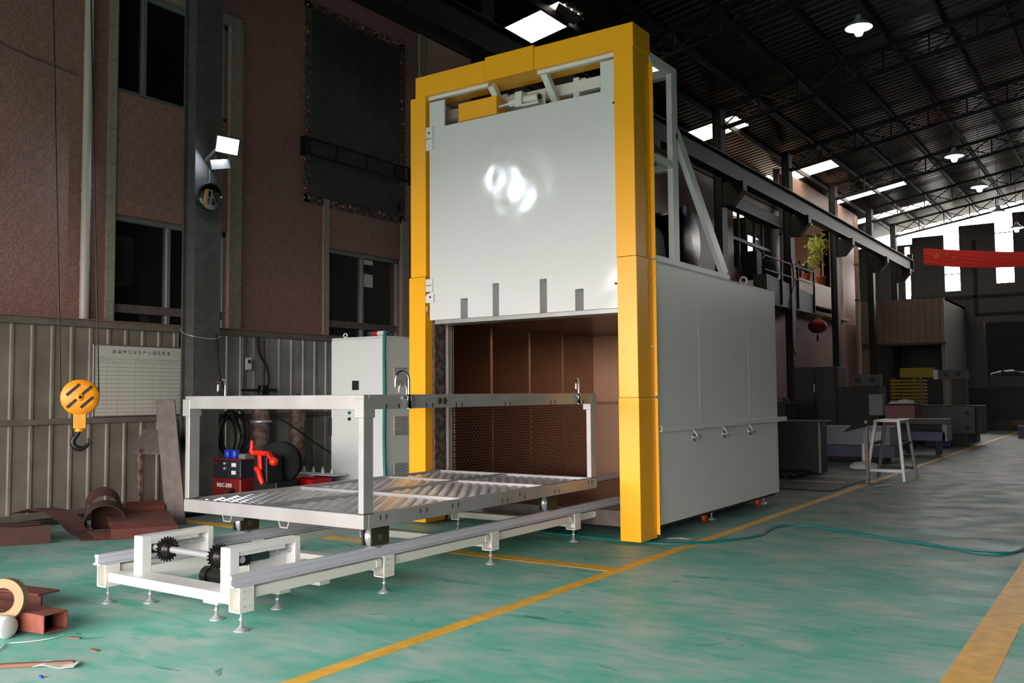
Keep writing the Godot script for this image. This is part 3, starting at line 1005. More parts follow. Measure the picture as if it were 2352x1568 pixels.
func hook_block():
	var c = v3(-7.63, 1.405, -4.49)
	var n = v3(0.862, 0.0, 0.507)   # across the sheave, towards the aisle
	var u = v3(0.507, 0.0, -0.862)  # to the right as seen from the aisle
	var h = thing("hook_block", "yellow crane hook block with black slots, hanging on two ropes", "crane hook", c)
	for s in [-1, 1]:
		var b = MB.new()
		b.lathe(c + n * 0.03 * s, n * s, [Vector2(0.0, 0.028), Vector2(0.10, 0.026), Vector2(0.148, 0.016), Vector2(0.157, 0.0), Vector2(0, 0)], 40)
		var cover = part("cover", b, "hookyellow", h)
		if s == 1:
			for q in [[-0.055, 0.065, 0.14], [0.055, 0.06, 0.1], [-0.065, -0.055, 0.1], [0.055, -0.045, 0.135]]:
				b = MB.new()
				var o: Vector3 = c + n * 0.058 + u * q[0] + Vector3.UP * q[1]
				var d: Vector3 = (u * 0.72 + Vector3.UP * 0.68).normalized()
				b.bar(o - d * q[2] / 2, o + d * q[2] / 2, 0.024, 0.008, 0.003, n)
				part("slot", b, "black", cover)
	var b2 = MB.new()
	b2.lathe(c, n, [Vector2(0, -0.028), Vector2(0.152, -0.028), Vector2(0.14, 0.0), Vector2(0.152, 0.028), Vector2(0, 0.028)], 36)
	part("sheave", b2, "darksteel", h)
	b2 = MB.new()
	b2.lathe(c + n * 0.055, n, [Vector2(0.034, 0), Vector2(0.032, 0.006), Vector2(0, 0.007)], 20)
	part("hub_plate", b2, "hookyellow", h)
	b2 = MB.new()
	b2.lathe(c + n * 0.06, n, [Vector2(0.014, 0), Vector2(0.013, 0.012), Vector2(0, 0.014)], 14)
	part("axle_cap", b2, "gear", h)
	for s in [-1, 1]:
		b2 = MB.new()
		b2.bar(c + n * 0.035 * s + v3(0, -0.12, 0), c + n * 0.035 * s + v3(0, -0.27, 0), 0.1, 0.012, 0.003, n)
		part("side_plate", b2, "hookyellow", h)
	b2 = MB.new()
	b2.lathe(c + v3(0, -0.30, 0), Vector3.UP, [Vector2(0, 0), Vector2(0.036, 0), Vector2(0.04, 0.015), Vector2(0.03, 0.03), Vector2(0.045, 0.04), Vector2(0, 0.05)], 20)
	part("swivel", b2, "hookyellow", h)
	var k = MB.new()
	var pts = []
	var rad = []
	for i in 22:   # hook: shank, then three quarters of a ring, swelling at the bottom
		var p = Vector2.ZERO
		var t = i / 21.0
		if t < 0.22: p = Vector2(lerpf(0.0, -0.028, t / 0.22), lerpf(-0.29, -0.345, t / 0.22))
		else:
			var a = lerpf(2.45, 6.75, (t - 0.22) / 0.78)
			p = Vector2(0.012 + 0.062 * cos(a), -0.385 + 0.062 * sin(a))
		pts.append(c + u * p.x + Vector3.UP * p.y)
		rad.append(lerpf(0.018, 0.026, clampf(t / 0.5, 0, 1)) if t < 0.6 else lerpf(0.026, 0.006, (t - 0.6) / 0.4))
	taper_tube(k, pts, rad, 12)
	part("hook", k, "darksteel", h)
	var ro = thing("hoist_rope", "two steel hoist ropes rising from the yellow hook block", "rope", c + v3(0, 0.1, 0))
	for s in [-1, 1]:
		k = MB.new()
		k.tube([c + u * 0.15 * s + v3(0, 0.0, 0), c + u * 0.15 * s + v3(0.02, 3.4, 0.15), c + u * 0.15 * s + v3(0.04, 6.8, 0.3)], 0.007, 6)
		part("rope", k, "darksteel", ro)

func taper_tube(b: MB, pts: Array, rad: Array, n: int):
	var m = pts.size()
	var bs = b.frame_of(pts[1] - pts[0])
	var rings = []
	for k in m:
		var d: Vector3 = (pts[mini(k + 1, m - 1)] - pts[maxi(k - 1, 0)]).normalized()
		var x = (bs.x - d * bs.x.dot(d)).normalized()
		bs = Basis(x, d.cross(x).normalized(), d)
		var ring = []
		for i in n:
			var t = TAU * i / n
			ring.append(pts[k] + (bs.x * cos(t) + bs.y * sin(t)) * rad[k])
		rings.append(ring)
	b.smooth()
	for k in m - 1:
		for i in n:
			var j = (i + 1) % n
			b.quad(rings[k][i], rings[k][j], rings[k + 1][j], rings[k + 1][i])
	b.flat()
	for i in n:
		var j = (i + 1) % n
		b.tri(pts[0], rings[0][j], rings[0][i])
		b.tri(pts[m - 1], rings[m - 1][i], rings[m - 1][j])

func arc_path(c: Vector3, ua: Vector3, va: Vector3, r: float, a0: float, a1: float, n: int) -> Array:
	var out = []
	for i in n + 1:
		var a = lerpf(a0, a1, float(i) / n)
		out.append(c + ua * cos(a) * r + va * sin(a) * r)
	return out

func brown_pile():
	var g = "brown sheet offcuts along the fence foot"
	var vd = v3(-0.85, 0, -0.53)   # away from the aisle
	var u = v3(0.53, 0, -0.85)
	var b = MB.new()
	b.sheet([v3(-9.3, 0.0, -4.1), v3(-9.05, 0.02, -4.42), v3(-8.9, 0.0, -4.62), v3(-8.72, 0.01, -4.86)], v3(0, 0.17, 0), 0.008)
	b.sheet([v3(-9.06, 0.17, -4.40), v3(-9.2, 0.19, -4.45), v3(-9.45, 0.10, -4.62), v3(-9.6, 0.01, -4.7)], v3(0.19, 0.0, -0.44), 0.008)
	solo("sheet_offcut", b, "brownsheet", "brown sheet strip standing on edge at the left end of the pile", "sheet", g)
	b = MB.new()
	b.sheet([v3(-9.65, 0.22, -4.95), v3(-9.45, 0.27, -5.02), v3(-9.25, 0.25, -5.08), v3(-9.05, 0.16, -5.12), v3(-8.9, 0.07, -5.13), v3(-8.72, 0.03, -5.12), v3(-8.60, 0.01, -5.1)], u * 0.24, 0.008)
	solo("sheet_offcut", b, "brownsheet", "brown sheet strip sloping down from the fence in the pile's middle", "sheet", g)
	b = MB.new()
	var arc = []
	for i in 37:
		var a = lerpf(-0.35, 3.7, i / 36.0)
		arc.append(v3(-8.72, 0.13, -5.42) + u * cos(a) * 0.19 + v3(0, sin(a) * (0.17 if a < PI else 0.11), 0))
	b.sheet(arc, vd * 0.34 + v3(0, 0.02, 0), 0.008)
	solo("sheet_offcut", b, "brownsheet", "brown sheet curled into an open arch, topmost in the pile", "sheet", g)
	b = MB.new()
	arc = []
	for i in 25:
		var a = lerpf(0.15, 2.9, i / 24.0)
		arc.append(v3(-9.05, 0.17, -5.60) + u * cos(a) * 0.17 + v3(0, sin(a) * 0.2, 0))
	b.sheet(arc, vd * 0.1 + v3(0, 0.08, 0), 0.008)
	b.sheet([v3(-9.1, 0.02, -5.5), v3(-9.12, 0.28, -5.52)], u * 0.3, 0.006)
	solo("sheet_offcut", b, "brownsheet", "dark brown flap arching up behind the open arch", "sheet", g)
	b = MB.new()
	b.sheet([v3(-8.42, 0.0, -5.3), v3(-8.45, 0.09, -5.32), v3(-8.6, 0.14, -5.38), v3(-8.8, 0.15, -5.5), v3(-9.0, 0.17, -5.6)], u * 0.62, 0.008)
	solo("sheet_offcut", b, "brownpale", "paler red-brown sheet lying right of the open arch", "sheet", g)
	b = MB.new()
	b.sheet([v3(-8.55, 0.0, -5.16), v3(-8.5, 0.03, -5.18), v3(-8.6, 0.055, -5.2), v3(-8.75, 0.06, -5.25)], u * 0.24, 0.008)
	solo("sheet_offcut", b, "brownpale", "small red-brown strip lying in front of the open arch", "sheet", g)
	b = MB.new()
	b.sheet([v3(-9.2, 0.02, -5.95), v3(-9.22, 0.2, -5.95), v3(-9.3, 0.24, -6.0), v3(-9.5, 0.22, -6.1)], u * 0.42, 0.008)
	solo("sheet_offcut", b, "brownpale", "short red-brown sheet at the foot of the tilted plate stand", "sheet", g)
	b = MB.new()
	b.cbox(-10.05, -9.95, 0.0, 0.06, -7.0, -4.0, 0.006)
	solo("floor_angle", b, "darkgrey", "dark steel angle lying along the fence foot", "steel bar")
	b = MB.new()
	b.cbox(-9.6, -9.2, 0.0, 0.05, -7.0, -6.62, 0.006)
	solo("green_board", b, "darkteal", "dark green board lying behind the leaning plank", "board")

func welding_corner():
	var w = thing("welding_machine", "red and dark blue welding machine standing behind the cart", "welder", v3(-8.95, 0, -7.4))
	bx("lower_case", -9.21, -8.70, 0.1, 0.44, -7.75, -7.1, "weldred", w, 0.012)
	bx("upper_case", -9.205, -8.705, 0.44, 0.65, -7.75, -7.105, "weldblue", w, 0.008)
	bx("lid", -9.22, -8.69, 0.65, 0.665, -7.77, -7.09, "weldred", w, 0.004)
	for i in 3:
		var b = MB.new()
		b.lathe(v3(-8.98, 0.61 - i * 0.058, -7.105), v3(0, 0, 1), [Vector2(0.018, 0), Vector2(0.016, 0.02), Vector2(0, 0.022)], 14)
		part("dial_knob", b, "zinc" if i < 2 else "black", w)
	for i in 2: bx("meter", -8.86, -8.78, 0.575 - i * 0.09, 0.62 - i * 0.09, -7.105, -7.098, "paperwhite", w, 0.002)
	for q in [[-9.14, 0.61, "red"], [-9.1, 0.5, "black"]]:
		var b = MB.new()
		b.lathe(v3(q[0], q[1], -7.105), v3(0, 0, 1), [Vector2(0.014, 0), Vector2(0.012, 0.016), Vector2(0, 0.018)], 12)
		part("button", b, q[2], w)
	var t = TextMesh.new()
	var sf = SystemFont.new()
	sf.font_names = PackedStringArray(["Droid Sans"])
	sf.font_weight = 700
	t.font = sf
	t.text = "NBC-280"
	t.font_size = 32
	t.pixel_size = 0.0021
	t.depth = 0.003
	var tm = place("lettering", t, "paperwhite", w)
	tm.position = v3(-8.985, 0.355, -7.097) - w.position
	for q in [[-9.15, -7.2], [-8.76, -7.2], [-9.15, -7.65], [-8.76, -7.65]]:
		var b = MB.new()
		b.cyl(v3(q[0] - 0.02, 0.05, q[1]), v3(q[0] + 0.02, 0.05, q[1]), 0.05, 14)
		part("wheel", b, "rubber", w)
	var b2 = MB.new()
	b2.lathe(v3(-8.82, 0.3, -7.1), v3(0.3, 0, 1), [Vector2(0.03, 0), Vector2(0.03, 0.06), Vector2(0, 0.07)], 12)
	b2.tube(eased([v3(-8.8, 0.3, -7.04), v3(-8.74, 0.24, -6.95), v3(-8.7, 0.1, -6.95), v3(-8.68, 0.03, -7.0)]), 0.02, 8)
	part("cable_plug", b2, "rubber", w)
	for i in 2:
		var x = -9.11 + i * 0.13
		var c = thing("spray_can", ["bright blue can on the welding machine, the left of the pair", "bright blue can on the welding machine, next to the small boxes"][i], "can", v3(x, 0.665, -7.25), "two blue cans")
		b2 = MB.new()
		b2.lathe(v3(x, 0.665, -7.25), Vector3.UP, [Vector2(0, 0), Vector2(0.045, 0), Vector2(0.047, 0.005), Vector2(0.047, 0.09), Vector2(0.043, 0.095)], 18)
		part("body", b2, "canblue", c)
		b2 = MB.new()
		b2.lathe(v3(x, 0.76, -7.25), Vector3.UP, [Vector2(0.043, 0), Vector2(0.043, 0.003), Vector2(0, 0.003)], 18)
		part("lid", b2, "deepblue", c)
	b2 = MB.new(); b2.cbox(-8.86, -8.79, 0.665, 0.71, -7.3, -7.2, 0.003)
	solo("small_box", b2, "cardboard", "little brown carton on the welding machine", "box")
	b2 = MB.new(); b2.cbox(-8.785, -8.70, 0.665, 0.725, -7.4, -7.16, 0.003)
	solo("small_box", b2, "alu", "little grey-blue carton at the welding machine's right edge", "box")
	# wire feeder: black spool on an orange-red arm
	var f = thing("wire_feeder", "orange-red wire feeder arm with black spool beside the welding machine", "wire feeder", v3(-8.35, 0.0, -7.3))
	b2 = MB.new()
	taper_tube(b2, [v3(-8.417, 0.896, -7.03), v3(-8.412, 0.83, -7.03), v3(-8.417, 0.773, -7.03), v3(-8.36, 0.735, -7.03)], [0.018, 0.026, 0.035, 0.03], 10)
	part("lever", b2, "orange", f)
	b2 = MB.new()
	b2.bar(v3(-8.36, 0.763, -7.03), v3(-8.123, 0.754, -7.03), 0.06, 0.05, 0.008)
	b2.bar(v3(-8.151, 0.763, -7.03), v3(-8.056, 0.678, -7.03), 0.06, 0.04, 0.008)
	b2.bar(v3(-8.284, 0.754, -7.03), v3(-8.265, 0.564, -7.03), 0.05, 0.04, 0.008)
	part("arm", b2, "orange", f)
	b2 = MB.new()
	b2.sphere(v3(-8.046, 0.668, -7.03), v3(0.055, 0.05, 0.05))
	part("knob", b2, "orange", f)
	b2 = MB.new()
	taper_tube(b2, [v3(-8.322, 0.583, -7.01), v3(-8.274, 0.564, -7.01), v3(-8.236, 0.469, -7.01), v3(-8.199, 0.412, -7.01)], [0.03, 0.035, 0.032, 0.026], 10)
	part("torch_grip", b2, "orange", f)
	b2 = MB.new()
	b2.lathe(v3(-8.38, 0.62, -7.42), v3(0.5, 0, 0.86), [Vector2(0, -0.06), Vector2(0.24, -0.06), Vector2(0.25, -0.04), Vector2(0.14, -0.03), Vector2(0.14, 0.03), Vector2(0.25, 0.04), Vector2(0.24, 0.06), Vector2(0, 0.06)], 28)
	part("spool", b2, "rubber", f)
	bx("base", -8.60, -8.2, 0.0, 0.42, -7.52, -7.2, "black", f, 0.01)
	bx("feeder_box", -8.42, -8.2, 0.42, 0.72, -7.3, -7.06, "black", f, 0.01)
	# gas cylinders against the fence
	var cyls = [[-9.83, -8.36, 0.12, 1.42, "brown steel gas cylinder with a strap, nearer the grey column"], [-9.83, -9.02, 0.12, 1.36, "plain brown steel gas cylinder nearer the control cabinet"]]
	for i in 2:
		var q = cyls[i]
		var o = v3(q[0], 0, q[1])
		var c = thing("gas_cylinder", q[4], "cylinder", o, "gas cylinders by the fence")
		b2 = MB.new()
		b2.lathe(o, Vector3.UP, [Vector2(0, 0), Vector2(q[2] - 0.01, 0), Vector2(q[2], 0.015), Vector2(q[2], q[3] - 0.2), Vector2(q[2] * 0.85, q[3] - 0.11), Vector2(q[2] * 0.45, q[3] - 0.05), Vector2(0.03, q[3] - 0.03), Vector2(0.03, q[3]), Vector2(0, q[3])], 24)
		part("body", b2, "rust", c)
		if i == 0:
			b2 = MB.new()
			b2.torus(o + v3(0, 1.06, 0), Vector3.UP, q[2] + 0.004, 0.02, 24, 6)
			part("strap", b2, "zinc", c)
		b2 = MB.new()
		b2.cyl(o + v3(0, q[3], 0), o + v3(0, q[3] + 0.07, 0), 0.018, 10)
		b2.cyl(o + v3(-0.03, q[3] + 0.05, 0), o + v3(0.05, q[3] + 0.05, 0.02), 0.012, 8)
		part("valve", b2, "gear", c)
	# hanging cable coils
	var coil = thing("cable_coil", "thick black cable coil hanging behind the welding machine", "cable", v3(-9.93, 1.15, -8.0))
	for k in 5:
		b2 = MB.new()
		var pts = []
		for i in 25:
			var a = TAU * i / 24.0
			pts.append(v3(-9.93 + 0.02 * k, 0.86 + 0.02 * k + (0.25 + 0.012 * k) * cos(a), -7.90 - 0.03 * (k % 3) + (0.12 + 0.035 * k) * sin(a)))
		b2.tube(pts, 0.014, 7, false)
		part("loop", b2, "rubber", coil)
	bx("hanger", -10.1, -9.86, 1.12, 1.17, -8.1, -7.9, "darksteel", coil)
	b2 = MB.new()
	b2.tube(eased([v3(-9.68, 2.2, -7.5), v3(-9.68, 1.75, -7.55), v3(-9.75, 1.35, -7.75), v3(-9.8, 1.0, -7.95), v3(-9.7, 0.7, -8.05), v3(-9.4, 0.4, -8.0), v3(-8.9, 0.3, -7.9)]), 0.012, 6)
	solo("power_cable", b2, "rubber", "black cable running down the grey column to the welding machine", "cable")
	b2 = MB.new()
	b2.tube(eased([v3(-10.05, 2.22, -8.48), v3(-10.04, 2.0, -8.5), v3(-10.0, 1.8, -8.6), v3(-9.98, 1.6, -8.62), v3(-9.98, 1.48, -8.55), v3(-9.98, 1.45, -8.45)]), 0.018, 8)
	solo("power_cable", b2, "rubber", "black cable hanging from the fence top to the dark clamp", "cable")
	b2 = MB.new()
	b2.tube(eased([v3(-9.75, 1.15, -8.5), v3(-9.7, 0.98, -8.8), v3(-9.7, 0.75, -9.2), v3(-9.6, 0.52, -9.55), v3(-9.4, 0.35, -9.8)]), 0.01, 6)
	solo("power_cable", b2, "rubber", "thin black cable slanting down across the gas cylinders", "cable")
	var cl = thing("cable_clamp", "dark clamp bracket on the fence above the cart's rail", "clamp", v3(-10.0, 1.48, -8.45))
	bx("arm", -10.05, -9.95, 1.47, 1.5, -8.75, -8.2, "darksteel", cl)
	bx("jaw", -10.03, -9.93, 1.42, 1.55, -8.58, -8.46, "darksteel", cl, 0.01)
	var rc = thing("remote_control", "small pale remote control with dark screen hung on the fence", "remote control", v3(-10.05, 1.75, -8.31))
	bx("case", -10.06, -10.03, 1.76, 1.93, -8.37, -8.27, "paperwhite", rc, 0.01)
	bx("screen", -10.03, -10.027, 1.85, 1.9, -8.345, -8.3, "black", rc, 0.001)
	b2 = MB.new()
	b2.tube([v3(-10.04, 1.93, -8.32), v3(-10.05, 2.1, -8.33), v3(-10.08, 2.22, -8.33)], 0.004, 5)
	part("cord", b2, "black", rc)
	# red lid and small tray behind the cart
	var rt = thing("red_tray", "flat red tray lying behind the cart's deck", "tray", v3(-8.45, 0.2, -7.7))
	bx("tray_base", -8.64, -8.16, 0.3, 0.32, -8.05, -7.72, "red", rt)
	for e in [[-8.64, -8.625, -8.05, -7.72], [-8.175, -8.16, -8.05, -7.72]]: bx("side", e[0], e[1], 0.32, 0.40, e[2], e[3], "red", rt)
	for e in [-7.735, -8.05]: bx("side", -8.64, -8.16, 0.32, 0.40, e, e + 0.015, "red", rt)
	bx("leg_frame", -8.6, -8.2, 0.0, 0.3, -8.0, -7.76, "darkgrey", rt)
	var wt = thing("parts_tray", "white and blue tray of small parts left of the control cabinet", "tray", v3(-8.85, 0, -8.4))
	bx("white_side", -9.17, -8.74, 0.2, 0.40, -8.5, -8.28, "paperwhite", wt)
	bx("blue_front", -8.74, -8.4, 0.2, 0.385, -8.36, -8.3, "deepblue", wt)
	bx("rim", -9.17, -8.38, 0.39, 0.405, -8.52, -8.28, "paperwhite", wt)
	bx("leg_frame", -9.12, -8.45, 0.0, 0.2, -8.5, -8.33, "darkgrey", wt)
	for i in 4:
		b2 = MB.new()
		var o = v3(-9.05 + i * 0.17, 0.4, -8.42)
		b2.lathe(o, Vector3.UP, [Vector2(0.022, 0), Vector2(0.022, 0.05), Vector2(0.01, 0.06), Vector2(0.01, 0.085), Vector2(0, 0.085)], 12)
		solo("small_bottle", b2, "paperwhite", ["little pale bottle at the tray's left end", "little pale bottle second from the tray's left", "little pale bottle third from the tray's left", "little pale bottle next to the control cabinet"][i], "bottle", "bottles on the parts tray")

func control_cabinet():
	var c = thing("control_cabinet", "tall pale grey electrical control cabinet left of the oven", "cabinet", v3(-8.27, 0, -8.9))
	bx("body", -8.75, -7.8, 0.1, 2.13, -9.35, -8.62, "cabinet", c, 0.006)
	bx("plinth", -8.74, -7.81, 0.0, 0.1, -9.34, -8.64, "darkgrey", c)
	var d = bx("door", -8.745, -7.825, 0.12, 2.12, -8.62, -8.6, "cabinet", c, 0.005)
	bx("handle", -8.76, -8.73, 0.88, 1.12, -8.6, -8.57, "black", d, 0.004)
	bx("main_switch", -8.36, -8.25, 1.47, 1.59, -8.6, -8.585, "black", d, 0.003)
	for y in [1.10, 1.18]:
		var b = MB.new()
		b.lathe(v3(-8.41, y, -8.6), v3(0, 0, 1), [Vector2(0.022, 0), Vector2(0.02, 0.02), Vector2(0, 0.022)], 14)
		part("button", b, "teal" if y > 1.15 else "darksteel", d)
	bx("roof_plate", -8.755, -7.795, 2.13, 2.15, -9.36, -8.61, "cabinet", c)
	var k = 0
	for q in [[1.51, 1.75], [0.89, 1.14], [0.36, 0.55]]:
		var v = bx("vent_frame", -7.8, -7.793, q[0], q[1], -9.02, -8.76, "cabinet", c, 0.002)
		var n = int((q[1] - q[0]) / 0.02)
		for i in n:
			var y: float = q[0] + 0.01 + i * 0.02
			var b = MB.new()
			b.hexa2([v3(-7.793, y, -9.01), v3(-7.793, y, -8.77), v3(-7.793, y + 0.006, -8.77), v3(-7.793, y + 0.006, -9.01), v3(-7.784, y, -9.01), v3(-7.784, y, -8.77), v3(-7.793, y + 0.0065, -8.77), v3(-7.793, y + 0.0065, -9.01)])
			part("louvre", b, "midgrey", v)
		k += 1
	for x in [-8.57, -7.95]:
		var b = MB.new()
		b.torus(v3(x, 2.185, -8.68), v3(0.3, 0, 1), 0.026, 0.009, 16, 8)
		b.cyl(v3(x, 2.15, -8.68), v3(x, 2.165, -8.68), 0.014, 10)
		part("lifting_eye", b, "zinc", c)
	var tl = thing("signal_tower", "red and white signal lamp lying on top of the control cabinet", "signal lamp", v3(-8.05, 2.18, -8.66))
	var cols = ["darkteal", "lantern", "lantern", "paperwhite", "paperwhite"]
	for i in 5:
		var b = MB.new()
		b.cyl(v3(-8.14 + i * 0.055, 2.185, -8.67), v3(-8.14 + i * 0.055 + 0.052, 2.185, -8.67), 0.033, 14)
		part("segment", b, cols[i], tl)
	var b3 = MB.new()
	b3.tube(eased([v3(-7.9, 2.17, -8.8), v3(-7.83, 2.2, -8.64), v3(-7.80, 2.12, -8.585), v3(-7.80, 1.9, -8.58), v3(-7.795, 1.4, -8.58), v3(-7.80, 0.9, -8.58), v3(-7.78, 0.5, -8.57), v3(-7.75, 0.2, -8.56), v3(-7.7, 0.03, -8.5)]), 0.022, 8)
	solo("hose", b3, "teal", "teal hose hanging down the control cabinet's front corner", "hose")

func floor_odds():
	# red-oxide rectangular tubes
	var t = thing("steel_tube", "red-oxide rectangular steel tube with open end, front of the two", "steel tube", v3(-5.75, 0, -3.0), "red-oxide tubes by the camera")
	var bs = Basis().rotated(Vector3.UP, deg_to_rad(2.0))
	rect_tube(t, v3(-5.36, 0.075, -3.03), v3(-7.1, 0.075, -2.80), 0.16, 0.11, "redoxide")
	t = thing("steel_tube", "darker red-oxide channel lying behind the open-ended tube", "steel tube", v3(-6.2, 0, -3.3), "red-oxide tubes by the camera")
	var b = MB.new()
	b.bar(v3(-5.98, 0.12, -3.33), v3(-7.6, 0.12, -3.1), 0.16, 0.012)
	part("flange", b, "redoxide_dark", t)
	b = MB.new()
	b.bar(v3(-6.05, 0.06, -3.32), v3(-7.6, 0.06, -3.1), 0.012, 0.12)
	part("web", b, "redoxide_dark", t)
	# roll of tape
	var r = thing("tape_roll", "tan roll of masking tape standing on the red steel tube", "tape roll", v3(-5.62, 0.08, -2.86))
	b = MB.new()
	var o = v3(-5.62, 0.205, -2.86)
	b.lathe(o, v3(0.62, 0.1, 0.78), [Vector2(0.075, -0.035), Vector2(0.125, -0.035), Vector2(0.125, 0.035), Vector2(0.075, 0.035)], 36, true)
	part("tape", b, "tape", r)
	b = MB.new()
	b.lathe(o, v3(0.62, 0.1, 0.78), [Vector2(0.075, 0.034), Vector2(0.07, 0.034), Vector2(0.07, -0.034), Vector2(0.075, -0.034)], 36, true)
	part("core", b, "cardboard", r)
	var pt = thing("plastic_pipe", "short white plastic pipe lying in front of the red tube", "pipe", v3(-5.75, 0.065, -2.75))
	b = MB.new()
	b.lathe(v3(-5.50, 0.065, -2.83), v3(-1, 0, 0.18), [Vector2(0.0, 0.0), Vector2(0.055, 0.0), Vector2(0.065, 0.01), Vector2(0.065, 0.9), Vector2(0, 0.9)], 24)
	part("body", b, "whitepvc", pt)
	b = MB.new()
	b.bar(v3(-4.68, 0.012, -2.75), v3(-5.3, 0.012, -2.18), 0.03, 0.02, 0.002)
	solo("stick", b, "wood", "thin reddish wooden stick lying nearest the camera", "stick")
	b = MB.new()
	b.sheet([v3(-4.83, 0.004, -2.60), v3(-4.75, 0.02, -2.62), v3(-4.66, 0.008, -2.66), v3(-4.60, 0.016, -2.70)], v3(-0.06, 0, -0.07), 0.003)
	solo("paper_scrap", b, "paperwhite", "torn white paper scrap beside the stick", "paper")
	b = MB.new()
	b.cbox(-4.87, -4.81, 0.0, 0.008, -2.97, -2.955, 0.001)
	solo("wood_chip", b, "redoxide", "small rust-red splinter lying alone on the green floor", "splinter")
	b = MB.new()
	b.bar(v3(-5.23, 0.004, -3.03), v3(-5.15, 0.004, -3.06), 0.012, 0.008)
	solo("wood_chip", b, "redoxide", "small rust-red splinter just in front of the open tube end", "splinter")
	b = MB.new()
	b.sphere(v3(-4.60, 0.008, -2.53), v3(0.014, 0.008, 0.01))
	solo("bottle_cap", b, "canblue", "tiny blue cap on the floor in front of the paper scrap", "cap")
	b = MB.new()
	b.tube(eased([v3(-5.3, 0.006, -3.05), v3(-5.28, 0.006, -2.96), v3(-5.32, 0.006, -2.85), v3(-5.38, 0.006, -2.76), v3(-5.3, 0.006, -2.68), v3(-5.24, 0.006, -2.6)]), 0.0035, 5)
	solo("loose_wire", b, "paperwhite", "thin pale wire curling across the floor from the red tube", "wire")

func rect_tube(t: Node, a: Vector3, c: Vector3, w: float, h: float, m: String):
	var d = (c - a).normalized()
	var x = Vector3.UP.cross(d).normalized()
	var th = 0.007
	for q in [[x * (w / 2 - th / 2), th, h], [-x * (w / 2 - th / 2), th, h], [Vector3.UP * (h / 2 - th / 2), w, th], [-Vector3.UP * (h / 2 - th / 2), w, th]]:
		var b = MB.new()
		b.bar(a + q[0], c + q[0], q[1], q[2])
		part("tube_wall", b, m, t)

# ---------------------------------------------------------------- rail track, cart
func foot(parent: Node, x: float, z: float, top: float):
	var b = MB.new()
	b.lathe(v3(x, 0, z), Vector3.UP, [Vector2(0, 0), Vector2(0.046, 0), Vector2(0.046, 0.005), Vector2(0.036, 0.010), Vector2(0.016, 0.024), Vector2(0.013, 0.032), Vector2(0.0085, 0.033), Vector2(0.0085, top), Vector2(0, top)], 20)
	b.cyl(v3(x, top * 0.55, z), v3(x, top * 0.55 + 0.012, z), 0.016, 6)
	part("levelling_foot", b, "zinc", parent)

func foot_box(parent: Node, x: float, z: float):
	var b = MB.new()
	var z0 = z + 0.055
	var z1 = z - 0.055
	b.cbox(x - 0.05, x - 0.042, 0.115, 0.265, z1, z0, 0.002); b.cbox(x + 0.042, x + 0.05, 0.115, 0.265, z1, z0, 0.002)
	b.box(x - 0.042, x + 0.042, 0.257, 0.265, z1, z0); b.box(x - 0.042, x + 0.042, 0.115, 0.123, z1, z0)
	b.box(x - 0.042, x + 0.042, 0.123, 0.257, z1, z1 + 0.02)
	var o = part("foot_box", b, "cream", parent)
	for q in [[0.02, 0.24], [-0.02, 0.24], [0.02, 0.15], [-0.02, 0.15], [0.025, 0.2]]:
		b = MB.new()
		b.cyl(v3(x + 0.05, q[1], z + q[0]), v3(x + 0.053, q[1], z + q[0]), 0.005, 8)
		part("screw", b, "zinc", o)
	b = MB.new()
	b.cyl(v3(x, 0.27, z), v3(x, 0.29, z), 0.006, 8)
	part("bolt", b, "zinc", o)
	foot(o, x, z, 0.115)

func rail(parent: Node, x: float, z0: float, z1: float):
	var pl = PackedVector2Array([Vector2(-0.045, 0.267), Vector2(0.045, 0.267), Vector2(0.045, 0.274), Vector2(0.017, 0.281), Vector2(0.015, 0.312), Vector2(0.022, 0.317), Vector2(0.022, 0.333), Vector2(0.014, 0.338), Vector2(-0.014, 0.338), Vector2(-0.022, 0.333), Vector2(-0.022, 0.317), Vector2(-0.015, 0.312), Vector2(-0.017, 0.281), Vector2(-0.045, 0.274)])
	var b = MB.new()
	b.extrude(pl, v3(x, 0, z0), Vector3.RIGHT, Vector3.UP, v3(0, 0, z1 - z0))
	part("rail", b, "railsteel", parent)

func sprocket(parent: Node, x: float, y: float, z: float):
	var n = 20
	var pl = PackedVector2Array()
	for i in n:
		for q in [[0.0, 0.068], [0.28, 0.070], [0.42, 0.083], [0.62, 0.083], [0.78, 0.070]]:
			var a: float = TAU * (i + q[0]) / n
			pl.append(Vector2(cos(a), sin(a)) * q[1])
	var b = MB.new()
	for dx in [-0.018, 0.008]:
		b.extrude(pl, v3(x + dx, y, z), Vector3(0, 0, -1), Vector3.UP, v3(0.008, 0, 0))
	b.lathe(v3(x, y, z), v3(1, 0, 0), [Vector2(0, -0.02), Vector2(0.06, -0.02), Vector2(0.06, 0.02), Vector2(0.042, 0.022), Vector2(0.042, 0.05), Vector2(0.03, 0.052), Vector2(0, 0.052)], 28)
	part("sprocket", b, "gear", parent)

